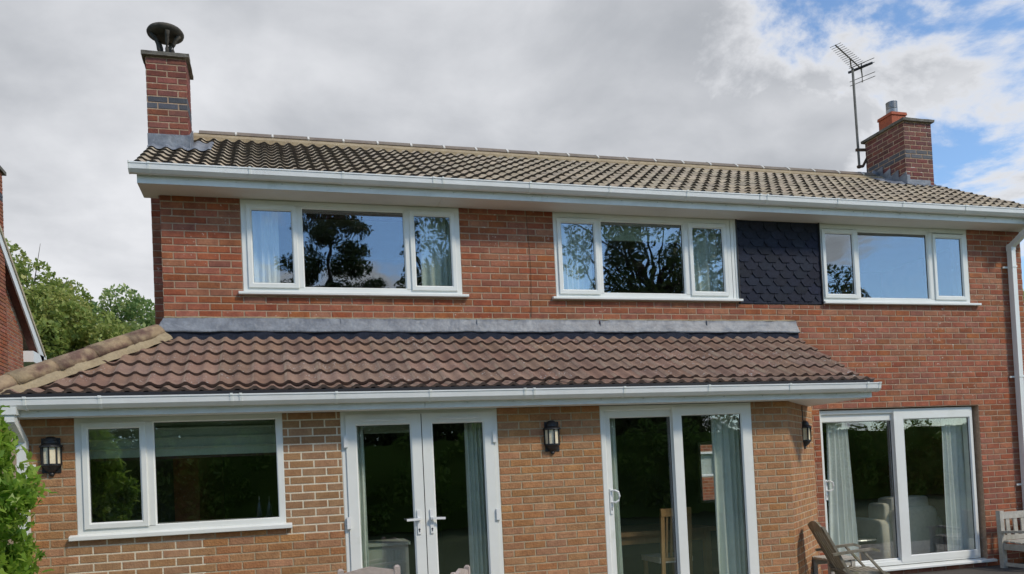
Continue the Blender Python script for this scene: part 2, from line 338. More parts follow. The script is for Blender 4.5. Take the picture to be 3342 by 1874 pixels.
def courses(x0, x1, z0, z1, holes, zref, xref, half_even, L_=.225, H_=.075, j=.0125):
    """brick rectangles of a stretcher bond, cut at openings"""
    out = []; k0 = math.floor((z0-zref)/H_)-1; k1 = math.ceil((z1-zref)/H_)+1
    for k in range(k0, k1):
        a = max(zref+k*H_+j/2, z0); b = min(zref+(k+1)*H_-j/2, z1)
        if b-a < .018: continue
        off = xref+(L_/2 if (k % 2 == 0) == half_even else 0)
        i0 = math.floor((x0-off)/L_)-1; i1 = math.ceil((x1-off)/L_)+1
        for i in range(i0, i1):
            s = max(off+i*L_+j/2, x0); e = min(off+(i+1)*L_-j/2, x1)
            if e-s < .02: continue
            segs = [(s, e)]; za, zb = a, b
            for h in holes:
                if h[2] < b-.004 and h[3] > a+.004:
                    if h[2] > a+.03: zb_ = h[2]
                    ns = []
                    for p, q in segs:
                        if h[1] <= p or h[0] >= q: ns.append((p, q))
                        else:
                            if h[2]-a > .025 or b-h[3] > .025:      # opening edge cuts the course: keep a thin cut brick
                                lo, hi = (a, h[2]-.006) if h[2]-a > .025 else (h[3]+.006, b)
                                if hi-lo > .02: out.append((max(p, h[0]), min(q, h[1]), lo, hi))
                            if h[0]-p > .02: ns.append((p, h[0]-.004))
                            if q-h[1] > .02: ns.append((h[1]+.004, q))
                    segs = ns
            out += [(p, q, za, zb) for p, q in segs if q-p > .02]
    return out
def brick_pts(w, h, proud, ch=.004, jit=.0):
    rn = lambda: random.uniform(-jit, jit)
    back = [(-w/2, .004, -h/2), (w/2, .004, -h/2), (w/2, .004, h/2), (-w/2, .004, h/2)]
    mid = [(x+rn(), -proud+.004, z+rn()) for x, _, z in back]
    fr = [(math.copysign(abs(x)-ch, x)+rn(), -proud+rn()*.6, math.copysign(abs(z)-ch, z)+rn()) for x, _, z in back]
    return back+mid+fr, [(8, 9, 10, 11)]+[(i, (i+1) % 4, 4+(i+1) % 4, 4+i) for i in range(4)]+[(4+i, 4+(i+1) % 4, 8+(i+1) % 4, 8+i) for i in range(4)]
PR = .0045      # bricks stand this far proud of the joint
def bricks_joined(mb, rects, o, u, n, mfun=None):
    o = Vector(o); u = Vector(u); n = Vector(n)
    for (a, b, c, d) in rects:
        P, F = brick_pts(b-a, d-c, PR, .004, .0014); ctr = o+u*(a+b)/2+Vector((0, 0, (c+d)/2))
        mb.mesh([ctr+u*p[0]-n*(p[1])+Vector((0, 0, p[2])) for p in P], F, mfun((a+b)/2, (c+d)/2) if mfun else 0, random.random())
# window and door data (metres, measured on the brick face)
W = [dict(f=(.79, 3.148, .20, 1.181), s=(.742, 3.211, .165, .198), L=(.90, 1.306, .298, 1.066), Cn=(1.424, 2.512, .241, 1.104), R=(2.634, 3.037, .294, 1.07)),
     dict(f=(4.272, 6.672, .19, 1.183), s=(4.217, 6.697, .157, .188), L=(4.368, 4.77, .28, 1.058), Cn=(4.88, 5.94, .228, 1.095), R=(6.074, 6.476, .282, 1.06)),
     dict(f=(7.882, 10.23, .176, 1.183), s=(7.882, 10.356, .143, .174), L=(7.975, 8.376, .278, 1.056), Cn=(8.479, 9.567, .228, 1.094), R=(9.708, 10.115, .275, 1.05))]
D = .981; EY = -D
main_holes = [(w['f'][0], w['f'][1], w['s'][2], 1.3) for w in W]+[(6.67, 7.884, .135, 1.3), (7.745, 10.254, -3.31, -1.20)]
full_holes = main_holes+[(-1, 7.38, -5, -.30)]
mb = MB(); slab(mb, (0, 0, 0), (1, 0, 0), (0, -1, 0), 0, 11.15, GZ-.1, 1.2, full_holes, 0, .26)
mwall = part(mb, 'rear_wall', 'mortar')
rects = courses(0, 11.15, GZ-.05, 1.19, full_holes, 0, 0, False)
mb = MB(); bricks_joined(mb, rects, (0, 0, 0), (1, 0, 0), (0, -1, 0)); tag(part(mb, 'brickwork', 'red_brick', mwall), kind='stuff')
# side walls up into the gables (brick in the material: they are not seen from the garden)
for nm, xa, xb in (('left_wall', 0.002, .25), ('right_wall', 10.90, 11.148)):
    mb = MB()
    prof = [(.262, GZ-.1), (4.1, GZ-.1), (4.1, 1.25), (1.86, 2.58), (.262, 1.60)]
    mb.prism_x(prof, xa, xb); part(mb, nm, 'red_brick')
mb = MB(); mb.box(0.25, 10.9, 3.9, 4.1, GZ-.1, 1.3)
hole = (8.36, 8.80, -2.50, -1.45)
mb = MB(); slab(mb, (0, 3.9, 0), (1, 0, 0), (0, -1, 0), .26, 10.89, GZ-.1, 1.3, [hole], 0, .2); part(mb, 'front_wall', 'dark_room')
# extension
ZE = -2.2885; XE = .716
EXW = dict(f=(-.64, 1.117, -2.19, -1.16), s=(-.698, 1.171, -2.233, -2.192))
ext_holes = [(-.64, 1.117, -2.233, -1.0), (1.653, 3.19, -5, -1.0), (4.295, 6.07, -5, -1.0)]
newm = lambda x, z: 1 if ((1.117 < x < 1.653 and z > -2.30) or (-.72 < x < .40 and -2.66 < z < -2.2)) else 0
EWP = []
for xa, xb in ((-1.06, 1.653), (3.19, 4.295), (6.07, 6.528)):
    mb = MB(); slab(mb, (0, EY, 0), (1, 0, 0), (0, -1, 0), xa, xb, GZ-.1, -1.06, [h for h in ext_holes[:1] if xa < 0], 0, .24, newm, xs=(-.72, .40, 1.117), zs=(-2.66, -2.30, -2.2))
    EWP.append((xa, xb, part(mb, 'extension_wall', ('buff_mortar', 'new_mortar'))))
def ewall_at(x): return [w for a, b, w in EWP if a-.01 <= x <= b+.01][0]
er = courses(-1.06, 6.528, GZ-.03, -1.165, ext_holes, ZE-.075, XE, True)
def eye_dist(x, y, z): return (Vector((x, y, z))-mw.translation).length
er.sort(key=lambda t: (t[3] < -3.12, eye_dist((t[0]+t[1])/2, EY, (t[2]+t[3])/2)))
mcache = {}
for (a, b, c, d) in er[:300]:
    worn = newm((a+b)/2, (c+d)/2) == 1 and (a+b)/2 < 1.7
    key = (round(b-a, 3), round(d-c, 3), random.randrange(3) if b-a > .2 else 0, worn)
    if key not in mcache:
        P, F = brick_pts(b-a, d-c, PR, .004, .0014); m_ = MB(); m_.mesh(P, F)
        ob = m_.build('brick', M['worn_buff_brick' if worn else 'buff_brick'], ewall_at((a+b)/2)); mcache[key] = ob.data
    else:
        ob = bpy.data.objects.new('brick', mcache[key]); C.objects.link(ob); ob.parent = ewall_at((a+b)/2)
    ob.location = ((a+b)/2, EY, (c+d)/2)
for xa, xb, w_ in EWP:
    rr_ = [t for t in er[300:] if xa-.01 <= (t[0]+t[1])/2 <= xb+.01]
    if rr_: mb = MB(); bricks_joined(mb, rr_, (0, EY, 0), (1, 0, 0), (0, -1, 0)); tag(part(mb, 'brickwork', 'buff_brick', w_), kind='stuff')
# splayed return
sp0 = Vector((6.53, EY, 0)); sp1 = Vector((7.63, 0, 0)); sl = (sp1-sp0).length; su = (sp1-sp0).normalized(); sn = Vector((su.y, -su.x, 0))
mb = MB(); slab(mb, sp0, su, sn, 0, sl, GZ-.1, -1.10, [], 0, .22); swall = part(mb, 'splay_wall', 'buff_mortar')
mb = MB(); bricks_joined(mb, courses(.004, sl+.03, GZ-.03, -1.13, [], ZE-.075, .0, True, .148), sp0, su, sn); tag(part(mb, 'brickwork', 'buff_brick', swall), kind='stuff')
mb = MB(); mb.box(-1.06, -.86, EY+.25, 2.2, GZ-.1, -1.1); part(mb, 'extension_side_wall', 'buff_brick')
# chimney breast on the left gable
mb = MB(); mb.box(-.184, .0, .7215, 1.11, GZ, 2.2); br = part(mb, 'chimney_breast', 'mortar')
mb = MB(); bricks_joined(mb, courses(-.185, .0, -.9, 2.0, [], 0, -.185, True, .30), (0, .721, 0), (1, 0, 0), (0, -1, 0)); tag(part(mb, 'brickwork', 'red_brick', br), kind='stuff')
# ------------------------------------------------------------------ eaves, gutters
def screws(xs, y, z, parent):
    me = None
    for x in xs:
        if me is None:
            m_ = MB(); m_.lathe([(0, -.002), (.0055, -.002), (.0055, .002)], (0, 0, 0), 8); o = m_.build('screw', M['gasket'], parent); me = o.data
        else: o = bpy.data.objects.new('screw', me); C.objects.link(o); o.parent = parent
        o.location = (x, y, z); o.rotation_euler = (R(90), 0, 0)
mb = MB(); mb.box(-.16, 4.03, -.318, -.30, 1.18, 1.335); fa = part(mb, 'fascia', 'upvc_dirty'); screws([.32+i*.45 for i in range(9)], -.319, 1.235, fa)
mb = MB(); mb.box(4.034, 8.30, -.318, -.30, 1.18, 1.335); fa = part(mb, 'fascia', 'upvc_dirty'); screws([4.1+i*.45 for i in range(10)], -.319, 1.235, fa)
mb = MB(); mb.box(8.304, 11.31, -.318, -.30, 1.18, 1.335); fa = part(mb, 'fascia', 'upvc_dirty'); screws([8.4+i*.45 for i in range(7)], -.319, 1.235, fa)
mb = MB()
for a, b in ((-.155, 2.9), (2.903, 5.6), (5.603, 8.4), (8.403, 11.30)): mb.box(a, b, -.30, .012, 1.184, 1.20)
part(mb, 'soffit', 'soffit')
mb = MB(); mb.box(-.163, -.150, -.298, .10, 1.187, 1.33); mb.box(-.15, -.02, .0, .10, 1.186, 1.33); part(mb, 'box_end', 'soffit')
mb = MB(); mb.box(-.14, 11.25, -.345, -.316, 1.29, 1.365); part(mb, 'eave_guard', 'black_board')
def gutter_prof(y, z, s=1.0, gr=0.):          # y of fascia face, z of the front lip
    o = [(y, z), (y, z-.074), (y-.03, z-.096), (y-.066, z-.092), (y-.098, z-.062), (y-.104, z-.014), (y-.110, z-.012), (y-.110, z)]
    i = [(y-.090, z), (y-.092, z-.014), (y-.086, z-.052), (y-.068, z-.075), (y-.03, z-.088), (y-.008, z-.068), (y-.008, z)]
    if gr: return [(y, z-.012), (y, z-.080), (y-.03, z-.102), (y-.069, z-.098), (y-.103, z-.064), (y-.109, z-.016), (y-.115, z-.014), (y-.115, z+.005), (y-.084, z+.005), (y-.084, z-.0), (y-.094, z-.004), (y-.09, z-.05), (y-.07, z-.076), (y-.03, z-.09), (y-.006, z-.07), (y-.006, z-.012)]
    return o+i
def gutter(x0, x1, y, z, brs, unions):
    m_ = MB(); m_.prism_x(gutter_prof(y, z), x0, x1); gu = part(m_, 'gutter', 'white_trim')
    for x in brs:
        m_ = MB(); m_.prism_x(gutter_prof(y, z, gr=1), x-.012, x+.012); part(m_, 'gutter_bracket', 'upvc', gu)
    for a, b in unions:
        for c_, d_ in ((a, a+.022), (b-.022, b)): m_ = MB(); m_.prism_x(gutter_prof(y-.001, z+.001, gr=1), c_, d_); part(m_, 'gutter_union', 'upvc', gu)
    return gu
gu = gutter(-.215, 11.33, -.3185, 1.348, [-.036, .909, 1.833, 3.868, 4.813, 5.789, 7.846, 8.813, 9.787], [(2.775, 2.90), (6.745, 6.865)])
o_ = [p for p in gutter_prof(-.3185, 1.348)[:8]]
for x in (-.222, 11.33):
    mb = MB(); mb.prism_x([(-.316, 1.352), *[(y-.003 if y < -.32 else y, z-.003) for y, z in o_[1:7]], (-.435, 1.352)], x, x+.012); part(mb, 'stop_end', 'upvc', gu)
# right downpipe with its swan neck
mb = MB(); mb.box(10.85, 10.965, -.43, -.30, 1.22, 1.30); ds = part(mb, 'gutter_outlet', 'upvc_dirty')
def pipe(mb, pts, w, h):
    for a, b in zip(pts[:-1], pts[1:]): mb.bar(a, b, w, h, up=(1, 0, 0))
mb = MB(); pipe(mb, [(10.907, -.37, 1.24), (10.907, -.37, 1.12)], .072, .072); pipe(mb, [(10.907, -.37, 1.14), (10.907, -.062, .95)], .068, .068); part(mb, 'swan_neck', 'upvc_dirty')
mb = MB(); mb.box(10.872, 10.942, -.10, -.03, GZ+.05, .99); mb.box(10.868, 10.946, -.104, -.026, .90, .97); dp = part(mb, 'downpipe', 'upvc')
for z in (.675, -.83, -2.3):
    mb = MB(); mb.box(10.866, 10.948, -.106, -.02, z-.012, z+.012); mb.box(10.80, 10.87, -.03, -.014, z-.012, z+.012); mb.box(10.945, 10.99, -.03, -.014, z-.012, z+.012); part(mb, 'pipe_clip', 'upvc', dp)
# extension eaves
ZX = -1.175
for a, b in ((-1.32, 2.42), (2.424, 7.40)):
    mb = MB(); mb.box(a, b, -1.228, -1.212, ZX, -1.04); fa = part(mb, 'fascia', 'upvc_dirty'); screws([x for x in np.arange(-.85, 7.3, .46) if a+.05 < x < b-.05], -1.229, ZX+.045, fa)
mb = MB(); mb.box(-1.32, 6.60, -1.212, EY-.012, ZX+.004, ZX+.016); mb.box(6.60, 7.40, -1.212, -.14, ZX+.004, ZX+.016); part(mb, 'soffit', 'soffit')
mb = MB(); mb.box(7.40, 7.425, -1.228, -.02, ZX, -1.03); part(mb, 'box_end', 'upvc')
mb = MB(); mb.prism_x([(-1.2, -1.03), (-.01, -1.03), (-.01, -.32), (-1.2, -1.0)], 7.37, 7.40); part(mb, 'verge_closure', 'upvc')
mb = MB(); mb.box(-1.32, 7.42, -1.27, -1.213, -1.04, -.985); part(mb, 'eave_guard', 'black_board')
gu = gutter(-1.36, 7.44, -1.2285, -1.022, [-.923, -.358, 1.60, 2.46, 4.42, 5.36, 6.32, 7.29], [(.685, .785), (3.37, 3.485)])
mb = MB(); mb.prism_x([(-1.226, -1.018), *[(y-.003, z-.003) for y, z in gutter_prof(-1.2285, -1.022)[1:7]], (-1.345, -1.018)], 7.43, 7.462); part(mb, 'stop_end', 'upvc', gu)
mb = MB(); mb.box(-1.345, -1.31, -1.34, 2.0, -1.10, -1.02); part(mb, 'side_gutter', 'upvc_dirty')
mb = MB(); mb.box(-1.09, -.985, -1.335, -1.235, -1.16, -1.10); part(mb, 'gutter_outlet', 'upvc_dirty')
mb = MB(); pipe(mb, [(-1.037, -1.285, -1.12), (-1.037, -1.285, -1.22)], .072, .072); pipe(mb, [(-1.037, -1.285, -1.20), (-1.03, -1.045, -1.36)], .07, .07); part(mb, 'swan_neck', 'upvc_dirty')
mb = MB(); mb.box(-1.066, -.994, -1.08, -1.008, GZ+.05, -1.335); mb.box(-1.07, -.99, -1.084, -1.004, -1.43, -1.36); dp = part(mb, 'downpipe', 'upvc')
for z in (-1.57, -2.6):
    mb = MB(); mb.box(-1.072, -.988, -1.086, -1.0, z-.012, z+.012); mb.box(-.99, -.945, -1.0, -.99, z-.01, z+.01); part(mb, 'pipe_clip', 'upvc', dp)
# ------------------------------------------------------------------ roof tiles
def tile_mesh(w, g, amp, nose, lap=.05, seg=6):
    """two-roll interlocking tile; local x across, y up the slope, z off the slope"""
    m_ = MB(); n = 2*seg; ln = g+lap
    def wv(t):      # rounded roll, flatter trough
        s = math.sin(2*math.pi*t); return amp*(s if s > 0 else s*.62)
    top0 = [(w*i/n, 0, wv(2*i/n)+nose) for i in range(n+1)]
    top1 = [(w*i/n, ln, wv(2*i/n)+nose*(1-ln/g)) for i in range(n+1)]
    bot0 = [(x, .004, z-nose-.004) for x, _, z in top0]
    P = top0+top1+bot0; k = n+1
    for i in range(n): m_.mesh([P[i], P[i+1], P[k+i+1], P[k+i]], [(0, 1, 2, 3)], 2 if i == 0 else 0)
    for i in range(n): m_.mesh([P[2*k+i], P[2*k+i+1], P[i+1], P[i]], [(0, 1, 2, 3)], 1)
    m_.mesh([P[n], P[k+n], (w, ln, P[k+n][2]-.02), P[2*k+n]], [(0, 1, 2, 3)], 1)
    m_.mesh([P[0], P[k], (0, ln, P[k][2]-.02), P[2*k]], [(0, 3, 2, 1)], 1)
    return m_
def weld(o):
    bm = bmesh.new(); bm.from_mesh(o.data); bmesh.ops.remove_doubles(bm, verts=bm.verts, dist=1e-5)
    for f in bm.faces: f.smooth = f.material_index != 1
    for e in bm.edges:
        if len(e.link_faces) == 2 and (e.link_faces[0].material_index == 1) != (e.link_faces[1].material_index == 1): e.smooth = False
    bm.to_mesh(o.data); bm.free()
# main roof: nose crest of row 0 at Y=-.37, Z=1.395, 30 degrees
g_, th = .242, R(30); cs, sn_ = math.cos(th), math.sin(th)
AMP, NO = .021, .026
mb = MB(); mb.prism_x([(-.33, 1.335), (1.893, 2.632), (4.2, 1.30), (4.2, 1.28), (1.893, 2.60), (-.33, 1.305)], -.12, 11.22); roof = part(mb, 'main_roof', 'black_board')
NT = 38; TW = 11.44/NT; X0 = -.18
oy, oz = -.37+(AMP+NO)*sn_, 1.395-(AMP+NO)*cs
def tile_h(x, y):          # top of the main roof tiles at plan point x, y
    v = (y-oy)/cs; k = math.floor(v/g_); fr = v/g_-k; t = ((x-X0)/TW*2) % 1.0; s = math.sin(2*math.pi*t)
    h = AMP*(s if s > 0 else s*.62)+NO*(1-fr); return oz+v*sn_+h*cs
tm = tile_mesh(TW, g_, AMP, NO); tm_top = tile_mesh(TW, g_, AMP, NO, lap=-.05)
spots = []
for k in range(11):
    for i in range(NT):
        spots.append((eye_dist(X0+(i+.5)*TW, oy+k*g_*cs, oz), k, i))
spots.sort(); rest = MB(); tme = {}
for q, (d_, k, i) in enumerate(spots):
    src = tm_top if k == 10 else tm; loc = (X0+i*TW, oy+k*g_*cs, oz+k*g_*sn_)
    jr = random.gauss(0, .0035), random.gauss(0, .003)
    if q < 135:
        key = k == 10
        if key not in tme:
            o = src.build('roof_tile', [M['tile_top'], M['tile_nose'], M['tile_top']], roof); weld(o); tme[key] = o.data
        else: o = bpy.data.objects.new('roof_tile', tme[key]); C.objects.link(o); o.parent = roof
        o.location = (loc[0], loc[1]+jr[0]*cs, loc[2]+jr[0]*sn_+jr[1]*.5); o.rotation_euler = (th, 0, 0)
    else:
        P = [(x+loc[0], loc[1]+(y+jr[0])*cs-(z+jr[1]*.5)*sn_, loc[2]+(y+jr[0])*sn_+(z+jr[1]*.5)*cs) for x, y, z in src.v]
        b0 = len(rest.v); rest.v += P; rr = random.random()
        rest.f += [tuple(a+b0 for a in f) for f in src.f]; rest.m += src.m; rest.r += [rr]*len(src.f)
o = part(rest, 'roof_tiles', ('tile_top', 'tile_nose', 'tile_top'), roof); weld(o); tag(o, kind='stuff')
# back slope: plain weathered sheet of tiles, seen by nobody in the garden
mb = MB(); mb.face([(-.18, 1.9, 2.69), (11.26, 1.9, 2.69), (11.26, 4.25, 1.34), (-.18, 4.25, 1.34)]); part(mb, 'rear_slope', 'tile_top', roof)
# ridge
RY, RZ = 1.893, 2.738
def arc_prof(dr=0., w=.13, n=8, drop=.088):
    out = []
    for i in range(n+1):
        t = -1+2*i/n; out.append((RY+t*(w+dr), RZ+dr-drop*(abs(t)**1.8)))
    return out+[(y*1.0+(RY-y)*.12, z-.016) for y, z in reversed(out)]
rx = .26; kk = 0
bed = MB(); bed.prism_x([(RY-.20, RZ-.162), (RY-.115, RZ-.092), (RY, RZ-.03), (RY+.11, RZ-.09), (RY+.2, RZ-.16), (RY+.2, RZ-.22), (RY-.20, RZ-.25)], .2, 10.62)
while rx < 10.5:
    e = min(rx+.455, 10.52); m_ = MB(); m_.prism_x(arc_prof(), rx+.006, e-.006)
    for v in range(len(m_.v)): m_.v[v] = (m_.v[v][0], m_.v[v][1], m_.v[v][2]+random.uniform(-.0015, .0015)+(kk % 3-1)*.0016)
    part(m_, 'ridge_tile', 'ridge_tile', roof)
    if e < 10.5:
        j = MB(); j.prism_x(arc_prof(.004, .134), e-.013, e+.013); part(j, 'ridge_joint', 'render_wall', roof)
    rx = e; kk += 1
part(bed, 'ridge_bedding', 'bedding', roof)
# extension roof
ge, te = .25, .55; ce, se = math.cos(te), math.sin(te); AE, NE = .021, .027
mb = MB()
mb.mesh([(-1.28, -1.235, -1.05), (7.40, -1.235, -1.05), (7.40, -.004, -.40), (-.05, -.004, -.40)], [(0, 1, 2, 3)])
mb.mesh([(-1.28, -1.235, -1.05), (-.05, -.004, -.40), (-.05, 2.0, -.40), (-1.28, 2.0, -1.05)], [(0, 1, 2, 3)])
eroof = part(mb, 'extension_roof', 'black_board')
t0 = R(18)
def ext_base(k):
    if k == 0: return (-1.26+(AE+NE)*math.sin(t0), -.942-(AE+NE)*math.cos(t0), t0)
    return (-1.26+k*ge*ce+(AE+NE)*se, -1.0+k*ge*se-(AE+NE)*ce, te)
etm = tile_mesh(.30, ge, AE, NE, lap=.04); etm0 = tile_mesh(.30, .215, AE, NE, lap=.02); etmT = tile_mesh(.30, ge, AE, NE, lap=-.045); eme = {}
def hip_cut(me, loc, t):
    mt = Matrix.Translation(loc) @ Matrix.Rotation(t, 4, 'X'); inv = mt.inverted()
    bm = bmesh.new(); bm.from_mesh(me); co = inv @ Vector((-.045, 0, 0)); no = (inv.to_3x3() @ Vector((1, -1, 0))).normalized()
    bmesh.ops.bisect_plane(bm, geom=bm.verts[:]+bm.edges[:]+bm.faces[:], plane_co=co, plane_no=no, clear_inner=True)
    r = bpy.data.meshes.new('roof_tile'); bm.to_mesh(r); bm.free()
    for m_ in me.materials: r.materials.append(m_)
    return r
def ext_h(x, y): return -1.0+(y+1.26)*math.tan(te)
for k in range(6):
    y, z, t = ext_base(k)
    for i in range(30):
        x = 7.456-(i+1)*.30
        if x+.3 < y-.045-.15: continue
        src = etm0 if k == 0 else (etmT if k == 5 else etm); key = min(k, 1) if k < 5 else 5
        if key not in eme:
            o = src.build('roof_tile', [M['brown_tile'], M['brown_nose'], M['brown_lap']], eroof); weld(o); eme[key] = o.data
        else: o = bpy.data.objects.new('roof_tile', eme[key]); C.objects.link(o); o.parent = eroof
        jr = random.uniform(-.004, .004)
        o.location = (x, y+jr*math.cos(t), z+jr*math.sin(t)+random.uniform(-.002, .002)); o.rotation_euler = (t, 0, random.uniform(-.004, .004))
        if x < y+.4: o.data = hip_cut(o.data, o.location, t)
rest = MB()
for k in range(6):
    y, z, t = ext_base(k); src = etm0 if k == 0 else (etmT if k == 5 else etm); c_, s_ = math.cos(t), math.sin(t)
    for i in range(13):
        y1 = 2.1-i*.3
        if y1 < y-.1: continue
        b0 = len(rest.v); rr = random.random()
        rest.v += [(y-.045+v*c_-w*s_, y1-u, z+v*s_+w*c_) for u, v, w in src.v]
        rest.f += [tuple(a+b0 for a in f) for f in src.f]; rest.m += src.m; rest.r += [rr]*len(src.f)
o = part(rest, 'side_slope_tiles', ('brown_tile', 'brown_nose', 'brown_lap'), eroof)
bm = bmesh.new(); bm.from_mesh(o.data)
bmesh.ops.bisect_plane(bm, geom=bm.verts[:]+bm.edges[:]+bm.faces[:], plane_co=(-.045, 0, 0), plane_no=(-1, 1, 0), clear_inner=True); bm.to_mesh(o.data); bm.free(); tag(o, kind='stuff')
# hip
hd = Vector((-1, -1, -math.tan(te))).normalized(); hs = Vector((1, -1, 0)).normalized(); hu = hs.cross(hd); hu = hu if hu.z > 0 else -hu
hp0 = Vector((-.06, -.015, ext_h(0, -.015)))
def hip_strip(prof, a, b, taper=1.0):
    m_ = MB(); n = len(prof); P = []
    for q, s_ in ((a, 1.0), (b, taper)): P += [hp0+hd*q+hs*s*s_+hu*h*s_ for s, h in prof]
    m_.mesh(P, [(i, (i+1) % n, n+(i+1) % n, n+i) for i in range(n)]+[tuple(range(n-1, -1, -1)), tuple(range(n, 2*n))]); return m_
arc = [(.118*math.cos(a), -.035+.125*math.sin(a)) for a in np.linspace(math.pi-.12, .12, 9)]
arc += [(.098*math.cos(a), -.035+.105*math.sin(a)) for a in np.linspace(.12, math.pi-.12, 9)]
for a in range(5):
    m_ = hip_strip(arc, .0+a*.40, .405+a*.40, 1.06)
    for v in range(len(m_.v)): m_.v[v] = tuple(Vector(m_.v[v])+hu*(a % 2)*.004)
    part(m_, 'hip_tile', 'hip_tile', eroof, True)
bed = MB(); ns = 46; P = []
for i in range(ns+1):
    q = i/ns*1.95; w1 = .16+.022*math.sin(q*19+1)+random.uniform(-.012, .012)
    for s, h in ((-.17, -.07), (-.1, .0), (0, .035), (.10, .002), (w1*.93, -.052), (w1, -.085)): P.append(hp0+hd*q+hs*s+hu*(h+random.uniform(-.003, .003)))
bed.mesh(P, [(i*6+j, i*6+j+1, i*6+j+7, i*6+j+6) for i in range(ns) for j in range(5)]); part(bed, 'hip_bedding', 'bedding', eroof, True)
# lead apron along the wall
mb = MB(); nx = 120; P = []
for i in range(nx+1):
    x = .0+i/nx*7.475
    for j, (y, z) in enumerate(((.004, -.073), (-.012, -.078), (-.016, -.13), (-.056, -.212), (-.060, -.231), (-.044, -.231))):
        w_ = math.sin(x*5.3+j*.7)*.004+math.sin(x*17+j)*.0025+math.sin(x*31+j*2)*.0016+random.uniform(-.002, .002)
        xx = x-(.10*max(0, j-1)/3 if i == 0 else 0); P.append((xx, y+w_*1.3, z+w_))
mb.mesh(P, [(i*6+j, i*6+j+1, i*6+j+7, i*6+j+6) for i in range(nx) for j in range(5)]); part(mb, 'lead_flashing', 'lead', None, True)
for x in (1.78, 3.3, 4.8, 6.2): mb = MB(); mb.box(x-.004, x+.004, -.022, -.012, -.18, -.078); part(mb, 'lead_lap', 'lead')
mb = MB(); mb.box(.02, 7.47, -.045, -.01, -.34, -.205); part(mb, 'dark_strip', 'felt')  # dark navy strip below the lower edge of the lead apron
mb = MB(); P = []
for i in range(151):
    x = i/150*7.45; w_ = random.uniform(-.004, .004)
    P += [(x, .003, -.058+w_*.5), (x, -.008, -.064+w_), (x, -.010, -.078+w_*.5), (x, .002, -.086)]
mb.mesh(P, [(i*4+j, i*4+j+1, i*4+j+5, i*4+j+4) for i in range(150) for j in range(3)]); part(mb, 'pointing', 'bedding')
# ------------------------------------------------------------------ chimneys
def stack(x0, x1, y0, y1, z0, z1, band, H_, L_, dark, name_cap):
    root = empty('chimney_stack'); HP.append(root)
    mb = MB(); mb.box(x0, x1, y0, y1, z0, z1); part(mb, 'core', 'mortar', root)
    mb = MB(); mf = lambda x, z: 1 if band-2*H_ < z < band else 0
    bricks_joined(mb, courses(x0, x1, z0, z1, [], band, x0, True, L_, H_), (0, y0+PR-PR, 0), (1, 0, 0), (0, -1, 0), mf)
    bricks_joined(mb, courses(y0, y1, z0, z1, [], band, y0, False, L_, H_), (x0, 0, 0), (0, 1, 0), (-1, 0, 0), mf)
    bricks_joined(mb, courses(y0, y1, z0, z1, [], band, y0, False, L_, H_), (x1, 0, 0), (0, 1, 0), (1, 0, 0), mf)
    bricks_joined(mb, courses(x0, x1, z0, z1, [], band, x0, True, L_, H_), (0, y1, 0), (1, 0, 0), (0, 1, 0), mf)
    tag(part(mb, 'brickwork', (dark, 'blue_brick'), root), kind='stuff'); return root
def cap(x0, x1, y0, y1, z0, z1, root):
    m_ = MB(); n = 10; P = []
    lo = []
    for i in range(n): lo.append((x0+(x1-x0)*i/n, y0))
    for i in range(n): lo.append((x1, y0+(y1-y0)*i/n))
    for i in range(n): lo.append((x1-(x1-x0)*i/n, y1))
    for i in range(n): lo.append((x0, y1-(y1-y0)*i/n))
    k = len(lo); j = lambda: random.uniform(-.003, .003)
    for zz, sh in ((z0, 0), (z1-.006, 0), (z1, .008)):
        for x, y in lo: P.append((x+math.copysign(sh, (x0+x1)/2-x)+j(), y+math.copysign(sh, (y0+y1)/2-y)+j(), zz+j()))
    F = [(a*k+i, a*k+(i+1) % k, (a+1)*k+(i+1) % k, (a+1)*k+i) for a in range(2) for i in range(k)]+[tuple(range(k-1, -1, -1)), tuple(range(2*k, 3*k))]
    m_.mesh(P, F); part(m_, 'chimney_cap', 'concrete', root)
sL = stack(-.185, .238, .72, 1.12, 1.9, 3.02, 2.567, .0731, .2193, 'chimney_brick', '')
cap(-.228, .277, .68, 1.17, 3.015, 3.062, sL)
mb = MB(); mb.lathe([(0, 3.062), (.125, 3.062), (.12, 3.075), (.10, 3.11), (.085, 3.15), (.062, 3.155), (.06, 3.10), (0, 3.10)], (.01, .925, 0), 20); pot = part(mb, 'cowl', 'cowl_clay', sL, True)
mb = MB()
for a in (R(200), R(285), R(345), R(70), R(130)):
    c_, s_ = math.cos(a), math.sin(a); pts = []
    for z, q in ((3.11, .085), (3.19, .078), (3.26, .088), (3.32, .115), (3.37, .155)): pts.append((.01+c_*q, .925+s_*q, z))
    mb.tube(pts, [.024, .021, .021, .023, .03], 8)
part(mb, 'cowl_legs', 'cowl_clay', sL, True)
mb = MB(); mb.lathe([(0, 3.352), (.10, 3.352), (.165, 3.362), (.198, 3.385), (.203, 3.402), (.19, 3.425), (.13, 3.458), (.06, 3.476), (0, 3.48)], (.01, .925, 0), 28); part(mb, 'cowl_hood', 'cowl_clay', sL, True)
sR = stack(10.62, 11.135, 1.30, 2.08, 2.2, 3.32, 2.882, .0703, .2108, 'dark_brick', '')
cap(10.578, 11.168, 1.258, 2.125, 3.315, 3.36, sR)
mb = MB()
